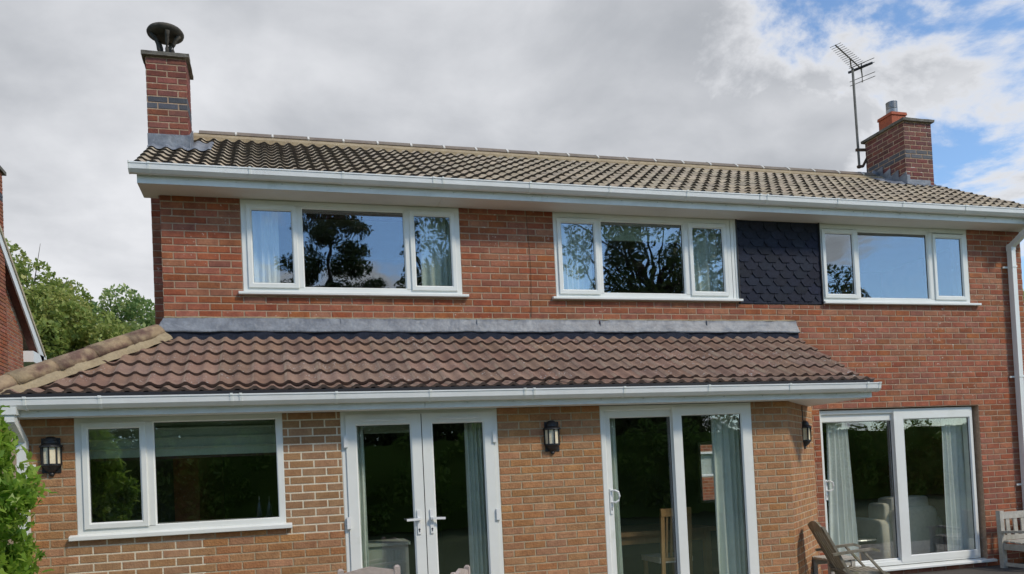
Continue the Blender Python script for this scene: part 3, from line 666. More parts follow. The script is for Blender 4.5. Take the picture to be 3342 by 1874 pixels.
for z0, z1, a, b in ((3.355, 3.58, .135, .135), (3.58, 3.625, .15, .145)):
    P = [(10.86+e*w, 1.75+h*w, z) for z, w in ((z0, a), (z1, b)) for e, h in ((-1, -1), (1, -1), (1, 1), (-1, 1))]
    mb.mesh(P, [(0, 1, 5, 4), (1, 2, 6, 5), (2, 3, 7, 6), (3, 0, 4, 7), (4, 5, 6, 7), (3, 2, 1, 0)])
part(mb, 'chimney_pot', 'orange_clay', sR)
mb = MB(); prof = [(.055, 3.62), (.055, 3.655), (.083, 3.66), (.085, 3.72), (.078, 3.725)]
for i in range(6): z = 3.735+i*.016; prof += [(.083, z), (.083, z+.009), (.070, z+.0095), (.070, z+.0155)]
prof += [(.084, 3.832), (.084, 3.842), (0, 3.85)]
mb.lathe(prof, (10.865, 1.75, 0), 20); part(mb, 'flue_terminal', 'steel', sR)
# lead round the chimneys, dressed over the tile rolls
def lead_sheet(name, x0, x1, y0, y1, parent, nx=40, ny=8, edge=.012, lift=.006):
    m_ = MB(); P = []
    for i in range(nx+1):
        for j in range(ny+1):
            x = x0+(x1-x0)*i/nx; y = y0+(y1-y0)*j/ny
            if j == 0: y += math.sin(x*33)*edge+random.uniform(-edge, edge)*.4
            if i == nx: x += math.sin(y*30)*edge
            h = max(tile_h(x, y), tile_h(x, y+.03), tile_h(x, y-.03) if j else -9); P.append((x, y, h+lift+random.uniform(-.002, .002)))
    m_.mesh(P, [(i*(ny+1)+j, (i+1)*(ny+1)+j, (i+1)*(ny+1)+j+1, i*(ny+1)+j+1) for i in range(nx) for j in range(ny)])
    return part(m_, name, 'lead', parent, True)
lead_sheet('lead_apron', -.195, .36, .60, .735, sL); lead_sheet('lead_side', .22, .475, .64, 1.2, sL, 16, 16)
mb = MB(); mb.box(-.192, .245, .702, .719, 1.98, 2.135); mb.box(.224, .262, .700, 1.13, 1.98, 2.14); mb.prism_x([(.69, 2.13), (.80, 2.20), (1.12, 2.38), (1.12, 2.0), (.69, 1.98)], .2475, .256); part(mb, 'lead_upstand', 'lead', sL)
lead_sheet('lead_apron', 10.56, 11.16, 1.16, 1.31, sR); lead_sheet('lead_side', 10.34, 10.63, 1.22, 1.84, sR, 14, 18)
mb = MB(); mb.box(10.612, 11.05, 1.28, 1.2985, 2.28, 2.405); mb.box(10.604, 10.66, 1.27, 1.2985, 2.30, 2.47)
zr2 = lambda y: 1.395+.577*(y+.37)
for i in range(4):
    ya = 1.285+i*.15; yb = ya+.158; xx = 10.607-.0012*i
    P = [(ya, zr2(ya)-.12), (yb+.03, zr2(yb)-.12), (yb+.01, zr2(yb)+.035), (ya+.012, zr2(ya)+.175), (ya, zr2(ya)+.16)]
    mb.prism_x(P, xx, xx+.008)
part(mb, 'lead_steps', 'lead', sR)
mb = MB(); mb.tube([(10.52, RY, RZ-.04), (10.56, RY-.02, RZ-.06), (10.62, RY-.05, RZ-.10)], [.085, .075, .06], 12); part(mb, 'lead_saddle', 'lead', sR, True)
# ------------------------------------------------------------------ shingle panel
mb = MB(); mb.box(6.675, 7.88, .003, .05, .138, 1.19); pan = part(mb, 'shingle_panel', 'felt')
sw, shh = .20, .10; sme = {}
nrow = 11
for rI in range(nrow):
    zt = 1.19-rI*.098
    for i in range(-1, 7):
        xc = 6.775+i*sw+(sw/2 if rI % 2 else 0)
        pts = [(-.097, .0), (-.097, -.075), (-.055, -.135), (.055, -.135), (.097, -.075), (.097, .0)]
        q = [(min(max(xc+x, 6.677), 7.878), zt+z) for x, z in pts]
        if max(a for a, _ in q)-min(a for a, _ in q) < .03: continue
        q = [(x, max(z, .140)) for x, z in q]
        if zt < .16: continue
        m_ = MB(); dd = random.uniform(0, .006); dep = [-.001, -.008-dd*.6, -.012-dd*.6, -.012-dd*.6, -.008-dd*.6, -.001]
        fr = [(x, .003+d_-.004, z) for (x, z), d_ in zip(q, dep)]; bk = [(x, .0028, z) for x, z in q]
        m_.mesh(fr+bk, [(0, 1, 2, 3, 4, 5)]+[(a, 6+a, 6+(a+1) % 6, (a+1) % 6) for a in range(6)])
        part(m_, 'shingle', 'felt', pan)
for a, b in ((7.872, 7.884), (6.672, 6.684)): mb = MB(); mb.box(a, b, -.028, .003, .14, 1.185); part(mb, 'edge_trim', 'gasket', pan)
# ------------------------------------------------------------------ windows and doors
def frame_prof(w, yf, depth, ch=.012): return [(0, yf+depth), (0, yf+.004), (.004, yf), (w-ch, yf), (w, yf+ch), (w, yf+depth)]
def pane(root, x0, x1, z0, z1, y):
    m_ = MB(); m_.box(x0-.006, x1+.006, y, y+.004, z0-.006, z1+.006); o = part(m_, 'pane', 'boosted_glass' if z0 > 0 else 'glass', root)
    m_ = MB(); m_.ring(x0-.008, x1+.008, z0-.008, z1+.008, [(0, y-.003), (.0105, y-.003), (.0105, y+.012), (0, y+.012)]); part(m_, 'gasket', 'gasket', root); return o
def sash(root, g, w, yf, name='sash'):
    m_ = MB(); m_.ring(g[0]-w, g[1]+w, g[2]-w, g[3]+w, frame_prof(w, yf, .05, .014)); o = part(m_, name, 'upvc', root)
    pane(root, g[0], g[1], g[2], g[3], yf+.022); return o
def sill(root, s, y0, y1):
    m_ = MB(); m_.prism_x([(y1, s[2]+.002), (y0+.004, s[2]), (y0, s[2]+.004), (y0, s[3]-.008), (y0+.004, s[3]-.002), (y1, s[3]+.012)], s[0], s[1]); return part(m_, 'sill', 'upvc', root)
def bars(m_, x, z0, z1, w, y0, y1): m_.box(x-w/2, x+w/2, y0, y1, z0, z1)
def casement(w, Y, label=None):
    root = empty('window'); HP.append(root)
    f = w['f']; m_ = MB(); fx1 = f[1] if 'R' not in w or f[1]-w['R'][1] < .17 else 6.60
    m_.ring(f[0], fx1, f[2], f[3], frame_prof(.062, Y, .07, .008))
    for gl in ('L', 'R'):
        if gl not in w: continue
    edges = []
    if 'L' in w: edges.append((w['L'][1]+w['Cn'][0])/2+.012)
    if 'R' in w: edges.append((w['R'][0]+w['Cn'][1])/2-.012)
    for x in edges: m_.box(x-.036, x+.036, Y, Y+.068, f[2]+.05, f[3]-.05)
    c = w['Cn']; m_.ring(c[0]-.034, c[1]+.034, c[2]-.034, c[3]+.034, frame_prof(.034, Y+.003, .05, .012))
    part(m_, 'frame', 'upvc', root); pane(root, *c, Y+.024)
    if fx1 != f[1]:
        m_ = MB(); m_.box(6.603, f[1], Y-.002, Y+.07, f[2], f[3]); m_.box(6.645, f[1]+.004, Y-.010, Y, f[2], f[3]); part(m_, 'side_trim', 'upvc', root)
    for gl in ('L', 'R'):
        if gl in w: sash(root, w[gl], .056, Y-.018)
    sill(root, w['s'], Y-.055, Y+.02)
    m_ = MB()
    for x in (f[0]-.007, f[1]+.001): m_.box(x, x+.006, Y+.006, Y+.05, f[2], f[3])
    part(m_, 'sealant', 'bedding', root)
    return root
for w in W: casement(w, -.003)
EXW.update(L=(-.527, -.116, -2.086, -1.271), Cn=(.007, 1.055, -2.128, -1.225))
ew = casement(EXW, EY-.003)
def handle(root, x, z, y, sgn):
    m_ = MB(); m_.box(x-.016, x+.016, y-.012, y, z-.145, z+.085); m_.box(x-.013, x+.013, y-.045, y-.012, z-.013, z+.013)
    m_.bar((x, y-.045, z), (x+sgn*.125, y-.05, z-.004), .014, .022); o = part(m_, 'handle', 'white_trim', root)
    m_ = MB(); m_.lathe([(0, 0), (.009, 0), (.009, .003)], (0, 0, 0), 10); m_.box(-.004, .004, -.024, 0, 0, .003)
    k = part(m_, 'keyhole', 'gasket', root); k.location = (x, y-.0125, z-.10); k.rotation_euler = (R(90), 0, 0); return o
# french doors
fd = empty('french_door'); HP.append(fd); Y = EY-.003
mb = MB(); mb.ring(1.653, 3.19, -3.50, -1.165, frame_prof(.046, Y, .07, .006)); part(mb, 'frame', 'upvc', fd)
for gl, lx in (((1.80, 2.31, -3.25, -1.308), (1.695, 2.419)), ((2.534, 3.038, -3.25, -1.308), (2.428, 3.145))):
    root = empty('door_leaf', parent=fd)
    m_ = MB(); y = Y-.014
    x0, x1 = lx; z0, z1 = -3.37, -1.206
    m_.box(x0, gl[0]-.018, y, y+.06, z0, z1); m_.box(gl[1]+.018, x1, y, y+.06, z0, z1); m_.box(gl[0]-.018, gl[1]+.018, y, y+.06, gl[3]+.018, z1); m_.box(gl[0]-.018, gl[1]+.018, y, y+.06, z0, gl[2]-.018)
    m_.ring(gl[0]-.018, gl[1]+.018, gl[2]-.018, gl[3]+.018, [(0, y+.05), (0, y), (.004, y), (.018, y+.014), (.018, y+.05)])
    part(m_, 'leaf_frame', 'upvc', root); pane(root, *gl, y+.026)
    xm = (gl[0]+gl[1])/2; m_ = MB(); m_.prism_x([(y, -1.272), (y-.014, -1.272), (y-.018, -1.262), (y-.012, -1.25), (y, -1.25)], xm-.215, xm+.215); part(m_, 'trickle_vent', 'white_trim', root)
mb = MB(); mb.box(2.4195, 2.4275, Y-.004, Y+.04, -3.37, -1.21); part(mb, 'meeting_gasket', 'gasket', fd)
handle(fd, 2.357, -2.222, Y-.015, -1); handle(fd, 2.483, -2.222, Y-.015, 1)
for x in (1.69, 3.15):
    for z in (-1.455, -2.222, -3.0):
        m_ = MB(); m_.box(x-.018, x+.018, Y-.034, Y-.012, z-.055, z+.055); m_.box(x-.02-(.0 if x < 2 else -.022), x-.002-(.0 if x < 2 else -.022), Y-.028, Y-.01, z-.062, z+.05); part(m_, 'hinge', 'white_trim', fd)
def slider(name, f, gL, gR, Y, zbot):
    root = empty(name); HP.append(root)
    m_ = MB(); m_.ring(f[0], f[1], f[2], f[3], frame_prof(.055, Y, .11, .008)); part(m_, 'frame', 'upvc', root)
    for nm, g, y, wl, wr, wt, wb in (('sliding_panel', gL, Y+.03, gL[0]-f[0]-.05, .03, f[3]-gL[3]-.05, .085), ('fixed_panel', gR, Y-.008, gR[0]-gL[1]-.004, f[1]-gR[1]-.045, f[3]-gR[3]-.03, .085)):
        pr = empty(nm, parent=root); m_ = MB(); x0, x1 = g[0]-wl, g[1]+wr; z0, z1 = g[2]-wb, g[3]+wt; c = .014
        m_.box(x0, g[0]-c, y, y+.05, z0, z1); m_.box(g[1]+c, x1, y, y+.05, z0, z1); m_.box(g[0]-c, g[1]+c, y, y+.05, g[3]+c, z1); m_.box(g[0]-c, g[1]+c, y, y+.05, z0, g[2]-c)
        m_.ring(g[0]-c, g[1]+c, g[2]-c, g[3]+c, [(0, y+.045), (0, y), (.003, y), (c, y+.012), (c, y+.045)])
        part(m_, 'panel_frame', 'upvc', pr); pane(pr, *g, y+.024)
    x = f[0]+.092; zh = gL[3]-.80; y = Y+.028
    m_ = MB(); m_.box(x-.014, x+.014, y-.010, y, zh-.19, zh+.07)
    m_.tube([(x+.002, y-.008, zh+.05), (x+.03, y-.04, zh+.052), (x+.062, y-.048, zh+.035), (x+.072, y-.05, zh-.01), (x+.062, y-.048, zh-.055), (x+.03, y-.04, zh-.072), (x+.002, y-.008, zh-.07)], .010, 8); part(m_, 'handle', 'white_trim', root)
    m_ = MB(); m_.box(x-.004, x+.004, y-.012, y-.009, zh-.155, zh-.12); part(m_, 'keyhole', 'gasket', root)
    return root
slider('patio_door', (4.295, 6.07, -3.50, -1.175), (4.42, 5.115, -3.25, -1.303), (5.23, 5.938, -3.25, -1.299), EY-.003, -3.3)
pm = slider('patio_door', (7.752, 10.20, -3.255, -1.215), (7.85, 8.91, -3.17, -1.368), (9.075, 10.135, -3.14, -1.36), .05, -3.25)
sill(pm, (7.75, 10.352, -3.308, -3.275), -.06, .06)
# ------------------------------------------------------------------ inside of the house
mb = MB()
mb.box(-.84, 10.88, -.72, 3.88, -3.42, -3.37); part(mb, 'floor', 'inner_floor')
mb = MB(); mb.box(-.84, 10.88, .02, 3.88, -.95, -.85); mb.box(-.84, 7.3, -.74, .0, -1.06, -1.03); part(mb, 'ceiling', 'inner_wall')
mb = MB(); mb.box(.26, 10.88, .27, 3.88, 1.21, 1.23); part(mb, 'upper_ceiling', 'inner_wall')
mb = MB(); mb.box(.26, 10.88, .27, 3.88, -.80, -.76); part(mb, 'upper_floor', 'inner_floor')
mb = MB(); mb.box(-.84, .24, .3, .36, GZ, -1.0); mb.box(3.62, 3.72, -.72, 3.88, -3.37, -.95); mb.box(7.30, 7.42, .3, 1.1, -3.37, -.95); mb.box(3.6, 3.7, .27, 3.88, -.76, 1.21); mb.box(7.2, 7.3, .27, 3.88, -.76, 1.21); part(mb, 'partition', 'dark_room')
mb = MB(); mb.ring(8.34, 8.82, -2.52, -1.43, frame_prof(.05, 3.86, .08)); part(mb, 'hall_window_frame', 'upvc')
mb = MB()
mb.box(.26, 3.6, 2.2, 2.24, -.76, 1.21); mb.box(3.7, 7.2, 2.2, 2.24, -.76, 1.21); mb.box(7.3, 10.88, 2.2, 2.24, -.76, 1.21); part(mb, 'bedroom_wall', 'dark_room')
under(house, HP)
# ------------------------------------------------------------------ soft furnishings and furniture seen through the glass
def curtain(x0, x1, z0, z1, y, mt, label, folds=5, gather=0., grp=None, flare=0.):
    m_ = MB(); nx = folds*10; nz = 10; P = []; ph = random.random()*6
    for j in range(nz+1):
        t = j/nz; z = z0+(z1-z0)*t
        for i in range(nx+1):
            s = i/nx; x = x0+(x1-x0)*s+gather*(t-.5)*(s-.5)
            a = .028*(1-.3*t)*math.sin((s+.07*math.sin(5.3*s+ph))*folds*2*math.pi+ph+.35*math.sin(t*3+ph))+.008*math.sin(s*17+t*4)
            P.append((x+flare*(1-t)*(s), y+a, z))
    k = nx+1; m_.mesh(P, [(j*k+i, j*k+i+1, (j+1)*k+i+1, (j+1)*k+i) for j in range(nz) for i in range(nx)])
    o = m_.build('curtain', M[mt], None, True); rel(o, ((x0+x1)/2, y, z0)); tag(o, label, 'curtain', grp)
curtain(.86, 1.17, .10, 1.16, .16, 'cream_curtain', 'pale curtain at the left side of the upstairs window nearest the tall chimney', 4)
curtain(2.72, 3.12, .10, 1.16, .16, 'curtain', 'green grey curtain at the right side of the upstairs window nearest the tall chimney', 5)
curtain(4.36, 4.80, .10, 1.16, .16, 'curtain', 'pale green curtain at the left side of the middle upstairs window', 5)
curtain(6.10, 6.58, .10, 1.16, .16, 'curtain', 'pale green curtain at the right side of the middle upstairs window', 5)
curtain(1.79, 1.885, -3.30, -1.20, -.79, 'curtain', 'thin green curtain edge at the left of the french doors', 2)
curtain(2.90, 3.12, -3.30, -1.20, -.79, 'curtain', 'long pale green curtain at the right of the french doors', 4)
curtain(4.46, 4.55, -3.30, -1.20, -.79, 'curtain', 'narrow green curtain at the handle side of the extension patio door', 2)
curtain(5.69, 6.05, -3.30, -1.20, -.79, 'curtain', 'broad pale green curtain at the right of the extension patio door', 5)
curtain(7.98, 8.36, -3.33, -1.25, .22, 'cream_curtain', 'cream curtain at the left of the patio door beside the brick splay', 5, -.12)
curtain(9.83, 10.42, -3.33, -1.25, .22, 'cream_curtain', 'cream curtain at the right of the patio door in the red brick wall', 6, -.04)
# plum lining edge and blinds
mb = MB(); mb.box(-.60, 1.10, -.735, -.72, -1.52, -1.10)
for z in (-1.24, -1.33, -1.42): mb.prism_x([(-.735, z), (-.755, z-.02), (-.735, z-.035)], -.60, 1.10)
o = mb.build('roman_blind', M['blind']); rel(o, (.25, -.73, -1.52)); tag(o, 'pale green roman blind half drawn in the kitchen window', 'blind')
mb = MB(); mb.box(-.60, 1.10, -.738, -.725, -1.545, -1.521); o = mb.build('blind_trim', M['plum']); rel(o, (.25, -.73, -1.545)); tag(o, 'dark plum trim hanging below the kitchen roman blind', 'blind trim')
mb = MB(); mb.box(4.82, 6.06, .14, .148, .93, 1.18); mb.tube([(4.82, .144, .93), (6.06, .144, .93)], .012, 8); o = mb.build('roller_blind', M['blind']); rel(o, (5.4, .144, .93)); tag(o, 'green roller blind pulled down a little in the middle upstairs window', 'blind')
mb = MB(); mb.box(1.90, 2.36, -.71, -.70, -1.37, -1.16); o = mb.build('pelmet', M['blind']); rel(o, (2.1, -.70, -1.37)); tag(o, 'pale pelmet strip above the left french door', 'pelmet')
mb = MB(); mb.box(1.375, 2.56, .11, .16, 1.055, 1.12); o = mb.build('roller_blind', M['plum']); rel(o, (2, .13, 1.05)); tag(o, 'dark rolled blind along the top of the left upstairs window', 'blind')
for x, nm in ((.878, 'left'), (.97, 'right')):
    t = empty('bottle', (x, -.66, -2.135)); m_ = MB(); m_.lathe([(0, 0), (.028, 0), (.030, .06), (.022, .12), (.010, .14), (.010, .165), (0, .165)], (0, 0, 0), 14); m_.build('body', M['bottle'], t, True)
    m_ = MB(); m_.tube([(0, 0, .16), (0, 0, .20)], .004, 6); m_.build('spout', M['steel'], t)
    tag(t, f'{nm} of two slim dark bottles on the kitchen window sill', 'bottle', 'bottles on the kitchen sill')
mb = MB(); mb.box(-.5, 1.1, -.74, -.55, -2.17, -2.137); o = mb.build('window_board', M['upvc']); rel(o, (.3, -.65, -2.17)); tag(o, 'white inner window board under the kitchen window', 'window board')
t = empty('cabinet', (2.05, -.45, -3.37))
m_ = MB(); m_.box(-.18, .25, -.2, .22, 0, .88); m_.build('carcass', M['cabinet'], t)
m_ = MB(); m_.box(-.20, .27, -.225, .24, .88, .91); m_.build('top', M['cabinet'], t); m_ = MB(); m_.box(-.15, .10, -.214, -.2005, .08, .84); m_.build('door', M['cabinet'], t)
tag(t, 'pale green cabinet behind the left french door', 'cabinet')
# dining chair and table
t = empty('dining_chair', (5.44, -.12, -3.37)); H = 1.06
def piece(t, name, mt, fn, smooth=False): m_ = MB(); fn(m_); return m_.build(name, M[mt], t, smooth)
for sx in (-.17, .17): piece(t, 'back_post', 'oak', lambda m_: m_.bar((sx, -.2, 0), (sx, -.26, H), .045, .03, up=(0, 1, 0)))
piece(t, 'top_rail', 'oak', lambda m_: m_.box(-.19, .19, -.275, -.24, H-.09, H))
for i in range(5): piece(t, 'slat', 'oak', lambda m_: m_.bar((-.11+i*.055, -.205, .48), (-.11+i*.055, -.255, H-.08), .024, .014, up=(0, 1, 0)))
piece(t, 'seat', 'sofa', lambda m_: m_.box(-.21, .21, -.22, .22, .44, .50))
for sx in (-.18, .18): piece(t, 'leg', 'oak', lambda m_: m_.box(sx-.02, sx+.02, .16, .2, 0, .44))
piece(t, 'lower_rail', 'oak', lambda m_: m_.box(-.17, .17, -.225, -.20, .46, .5))
tag(t, 'oak slat back dining chair seen through the extension patio door', 'chair')
t = empty('dining_table', (4.95, .35, -3.37)); piece(t, 'table_top', 'oak', lambda m_: m_.box(-.25, 1.2, -.4, .6, .74, .79)); piece(t, 'apron', 'oak', lambda m_: m_.box(-.2, 1.1, -.35, -.32, .64, .74))
for x, y in ((-.2, -.35), (1.1, -.35), (-.2, .5), (1.1, .5)): piece(t, 'leg', 'oak', lambda m_: m_.box(x-.035, x+.035, y-.035, y+.035, 0, .74))
tag(t, 'oak dining table inside the extension', 'table')
# cream armchair with its back to the garden
t = empty('armchair', (9.72, .95, -3.37))
def cushion(m_, c, s, n=4):
    P = []; F = []; k = 10
    for j in range(k+1):
        for i in range(k*2):
            a = math.pi*j/k-math.pi/2; b = math.pi*2*i/(k*2); q = lambda v: math.copysign(abs(v)**(1.0/n*1.1), v)
            P.append((c[0]+s[0]*q(math.cos(a))*q(math.cos(b)), c[1]+s[1]*q(math.cos(a))*q(math.sin(b)), c[2]+s[2]*q(math.sin(a))))
    for j in range(k):
        for i in range(2*k): F.append((j*2*k+i, j*2*k+(i+1) % (2*k), (j+1)*2*k+(i+1) % (2*k), (j+1)*2*k+i))
    m_.mesh(P, F)
piece(t, 'base', 'sofa', lambda m_: cushion(m_, (0, .1, .22), (.46, .42, .22)), True)
piece(t, 'backrest', 'sofa', lambda m_: cushion(m_, (0, -.25, .42), (.37, .14, .40)), True)
piece(t, 'head_cushion', 'sofa', lambda m_: cushion(m_, (-.02, -.16, .82), (.33, .15, .14)), True)
for sx in (-.43, .43): piece(t, 'arm', 'sofa', lambda m_: cushion(m_, (sx, .12, .34), (.11, .42, .32)), True)
piece(t, 'wing', 'sofa', lambda m_: cushion(m_, (-.34, -.1, .68), (.10, .16, .20)), True)
tag(t, 'cream upholstered armchair with its back to the main patio door', 'armchair')
t = empty('sofa', (9.2, 2.6, -3.37)); piece(t, 'base', 'sofa', lambda m_: cushion(m_, (0, 0, .24), (.8, .42, .24)), True); piece(t, 'backrest', 'sofa', lambda m_: cushion(m_, (0, .32, .5), (.8, .14, .34)), True); tag(t, 'low beige sofa deep in the sitting room', 'sofa')
t = empty('coffee_table', (8.95, 1.1, -3.37)); piece(t, 'table_top', 'steel', lambda m_: m_.lathe([(0, .36), (.42, .36), (.43, .375), (.42, .39), (0, .39)], (0, 0, 0), 28))
for a in (.5, 2.6, 4.7): piece(t, 'leg', 'oak', lambda m_: m_.bar((.3*math.cos(a), .3*math.sin(a), 0), (.22*math.cos(a), .22*math.sin(a), .36), .03, .03))
tag(t, 'round pale coffee table beside the armchair', 'table')
# ------------------------------------------------------------------ wall lanterns
def lantern(x, y, n, z0, label, s=1.0):
    """half lantern: back against the wall at (x, y) with outward direction n"""
    t = empty('wall_lantern', (x, y, z0)); an = math.atan2(n[1], n[0]); a0, a1 = an-math.pi/2, an+math.pi/2
    piece(t, 'hood', 'lamp_black', lambda m_: m_.lathe([(0, .345), (.03, .34), (.052, .325), (.062, .30), (.064, .285), (.092, .262), (.094, .252), (.08, .248), (0, .248)], (0, 0, 0), 12, a0, a1))
    piece(t, 'base', 'lamp_black', lambda m_: m_.lathe([(0, 0), (.018, .004), (.024, .018), (.02, .03), (.05, .055), (.072, .085), (.082, .092), (.082, .108), (0, .108)], (0, 0, 0), 12, a0, a1))
    piece(t, 'back_plate', 'lamp_black', lambda m_: m_.bar((0-n[0]*.002, 0-n[1]*.002, .03), (-n[0]*.002, -n[1]*.002, .33), .15, .012, up=(n[0], n[1], 0)))
    k = 4
    for i in range(k+1):
        a = a0+(a1-a0)*i/k; piece(t, 'bar', 'lamp_black', lambda m_: m_.bar((.076*math.cos(a), .076*math.sin(a), .10), (.079*math.cos(a), .079*math.sin(a), .255), .012, .012))
    for i in range(k):
        b, c = a0+(a1-a0)*(i+.08)/k, a0+(a1-a0)*(i+.92)/k
        piece(t, 'pane', 'lamp_glass', lambda m_: m_.mesh([(q*math.cos(a), q*math.sin(a), z) for q in (.071, .066) for a, z in ((b, .105), (c, .105), (c, .25), (b, .25))], [(0, 1, 2, 3), (7, 6, 5, 4), (0, 4, 5, 1), (1, 5, 6, 2), (2, 6, 7, 3), (3, 7, 4, 0)]))
    return tag(t, label, 'wall lamp', 'black wall lanterns')
lantern(-.824, EY-.008, (0, -1), -1.668, 'black half lantern between the kitchen window and the leafy shrub')
lantern(3.757, EY-.008, (0, -1), -1.655, 'black half lantern between the french doors and the extension patio door')
lp = sp0+su*.85+sn*.004
lantern(lp.x, lp.y, (sn.x, sn.y), -1.70, 'black half lantern on the splayed corner beside the main patio door')
cb = MB(); q = sp0+su*.80+sn*.008; cb.tube([(q.x, q.y, -1.36), (q.x, q.y, -1.19)], .006, 6); o = cb.build('lamp_cable', M['lamp_black']); rel(o, (q.x, q.y, -1.36)); tag(o, 'thin black cable running up from the lantern on the splayed corner', 'cable')
cb = MB(); cb.tube([(3.95+.02*math.sin(z*3), -.012, z) for z in np.linspace(-.05, 1.18, 14)], .0023, 6); o = cb.build('aerial_cable', M['rust']); rel(o, (3.95, -.012, -.05)); tag(o, 'brown aerial cable clipped down the wall left of the middle upstairs window', 'cable')
# ------------------------------------------------------------------ television aerial
t = empty('tv_aerial', (10.50, 2.10, 2.90))
piece(t, 'mast', 'aerial_metal', lambda m_: m_.tube([(0, 0, 0), (-.02, 0, 1.66)], .019, 8))
piece(t, 'bracket', 'rust', lambda m_: m_.bar((-.05, 0, .30), (.13, -.03, .30), .03, .04)); piece(t, 'bracket', 'rust', lambda m_: (m_.bar((-.04, 0, .02), (.06, -.02, .03), .03, .04), m_.bar((.05, -.018, .02), (.13, -.03, .16), .025, .035)))
b0, b1 = Vector((.19, .03, 1.68)), Vector((-.70, -.42, 1.74)); bd = (b1-b0).normalized(); bn = bd.cross(Vector((0, 0, 1))).normalized()
piece(t, 'boom', 'aerial_metal', lambda m_: m_.tube([b0, b1], .011, 6))
for i in range(14):
    c_ = b0+(b1-b0)*(.10+.9*i/13); ln = .115-.03*i/13
    piece(t, 'director', 'aerial_metal', lambda m_: m_.tube([c_-bn*ln, c_+bn*ln], .0042, 5))
piece(t, 'dipole', 'lamp_black', lambda m_: m_.bar(b0+(b1-b0)*.06-bn*.19, b0+(b1-b0)*.06+bn*.19, .03, .03))
piece(t, 'reflector_bracket', 'aerial_metal', lambda m_: m_.tube([b0+Vector((0, 0, .10)), b0+bd*.03, b0-Vector((0, 0, .10)), b0-Vector((0, 0, .22))+bd*.01], .012, 6))
for z in (.10, .03, -.13, -.20): piece(t, 'reflector', 'aerial_metal', lambda m_: m_.tube([b0+Vector((0, 0, z))-bn*.20, b0+Vector((0, 0, z))+bn*.20], .0055, 5))
piece(t, 'cradle', 'aerial_metal', lambda m_: m_.tube([(-.02, 0, 1.64), (-.13, -.09, 1.63), (-.21, -.17, 1.70)], .010, 6))
tag(t, 'grey television aerial on a thin leaning mast strapped to the right chimney', 'aerial')
# ------------------------------------------------------------------ garden furniture
def world_bars(t, name, mt, segs):
    for s_ in segs:
        m_ = MB(); a, b, w, h = s_[:4]; up = s_[4] if len(s_) > 4 else (0, 0, 1); m_.bar(a, b, w, h, up=up); o = m_.build(name, M[mt], t)
# folding steamer-type chair beside the splay, faces right
t = empty('folding_chair', (7.09, -1.02, GZ)); t.rotation_euler = (0, 0, R(-20)); t.scale = (.88, .90, .98)
def fc(u, v, z): return (-.20+u, -.23+v*.46, z)
hb = .87
for v in (0, 1):
    world_bars(t, 'back_rail', 'grey_wood', [(fc(.28, v, .18), fc(-.09, v, hb), .03, .055, (0, 1, 0))])
    P0 = fc(-.01, v*1.2-.1, .565); P1 = fc(.30, v*1.2-.1, .60); P2 = fc(.46, v*1.2-.1, .615); P3 = fc(.54, v*1.2-.1, .59)
    m_ = MB()
    for a, b in ((P0, P1), (P1, P2), (P2, P3)): m_.bar(a, b, .05, .028)
    m_.build('armrest', M['grey_wood'], t)
    world_bars(t, 'arm_strut', 'grey_wood', [(fc(.36, v*1.14-.07, .59), fc(.62, v*1.14-.07, .30), .022, .05, (0, 1, 0))])
    world_bars(t, 'leg', 'grey_wood', [(fc(.62, v*1.1-.05, .34), fc(-.02, v*1.1-.05, 0), .025, .05, (0, 1, 0)), (fc(.12, v, .40), fc(.60, v, 0), .025, .05, (0, 1, 0))])
    world_bars(t, 'seat_rail', 'grey_wood', [(fc(.14, v, .34), fc(.62, v, .335), .028, .05)])
for i in range(5): world_bars(t, 'back_slat', 'grey_wood', [(fc(.215, .14+i*.18, .30), fc(-.075, .14+i*.18, hb-.05), .066, .012, (1, 0, .5))])
m_ = MB(); n = 10
P = []
for e in (-.012, .012):
    for i in range(n+1):
        s_ = i/n; P.append(Vector(fc(-.075+e, s_, hb-.06))); P.append(Vector(fc(-.105+e, s_, hb+.0+.055*math.sin(s_*math.pi))))
F = []
for s0 in (0, 2*(n+1)):
    F += [(s0+2*i, s0+2*i+2, s0+2*i+3, s0+2*i+1) for i in range(n)]
k = 2*(n+1); F += [(2*i+1, 2*i+3, k+2*i+3, k+2*i+1) for i in range(n)]+[(2*i, k+2*i, k+2*i+2, 2*i+2) for i in range(n)]
m_.mesh(P, F); m_.build('crest_rail', M['grey_wood'], t)
for i in range(7): world_bars(t, 'seat_slat', 'grey_wood', [(fc(.17+i*.07, -.0, .352), fc(.17+i*.07, 1.0, .352), .052, .016)])
world_bars(t, 'front_rail', 'grey_wood', [(fc(.63, -.08, .325), fc(.63, 1.08, .325), .05, .03)])
tag(t, 'weathered grey folding wooden armchair with a curved crest in front of the splay', 'chair')
# small white table behind it
t = empty('side_table', (7.42, -.50, GZ))
world_bars(t, 'top_slat', 'pale_wood', [((-.19, -.15+i*.075, .415), (.19, -.15+i*.075, .415), .065, .025) for i in range(5)])
for x in (-.16, .13): world_bars(t, 'leg', 'pale_wood', [((x, -.14, 0), (x, -.14, .40), .05, .05), ((x, .14, 0), (x, .14, .40), .05, .05)])
world_bars(t, 'rail', 'pale_wood', [((-.16, -.14, .36), (.13, -.14, .36), .03, .06), ((-.16, .14, .36), (.13, .14, .36), .03, .06)])
tag(t, 'small pale slatted table behind the grey folding chair', 'table')
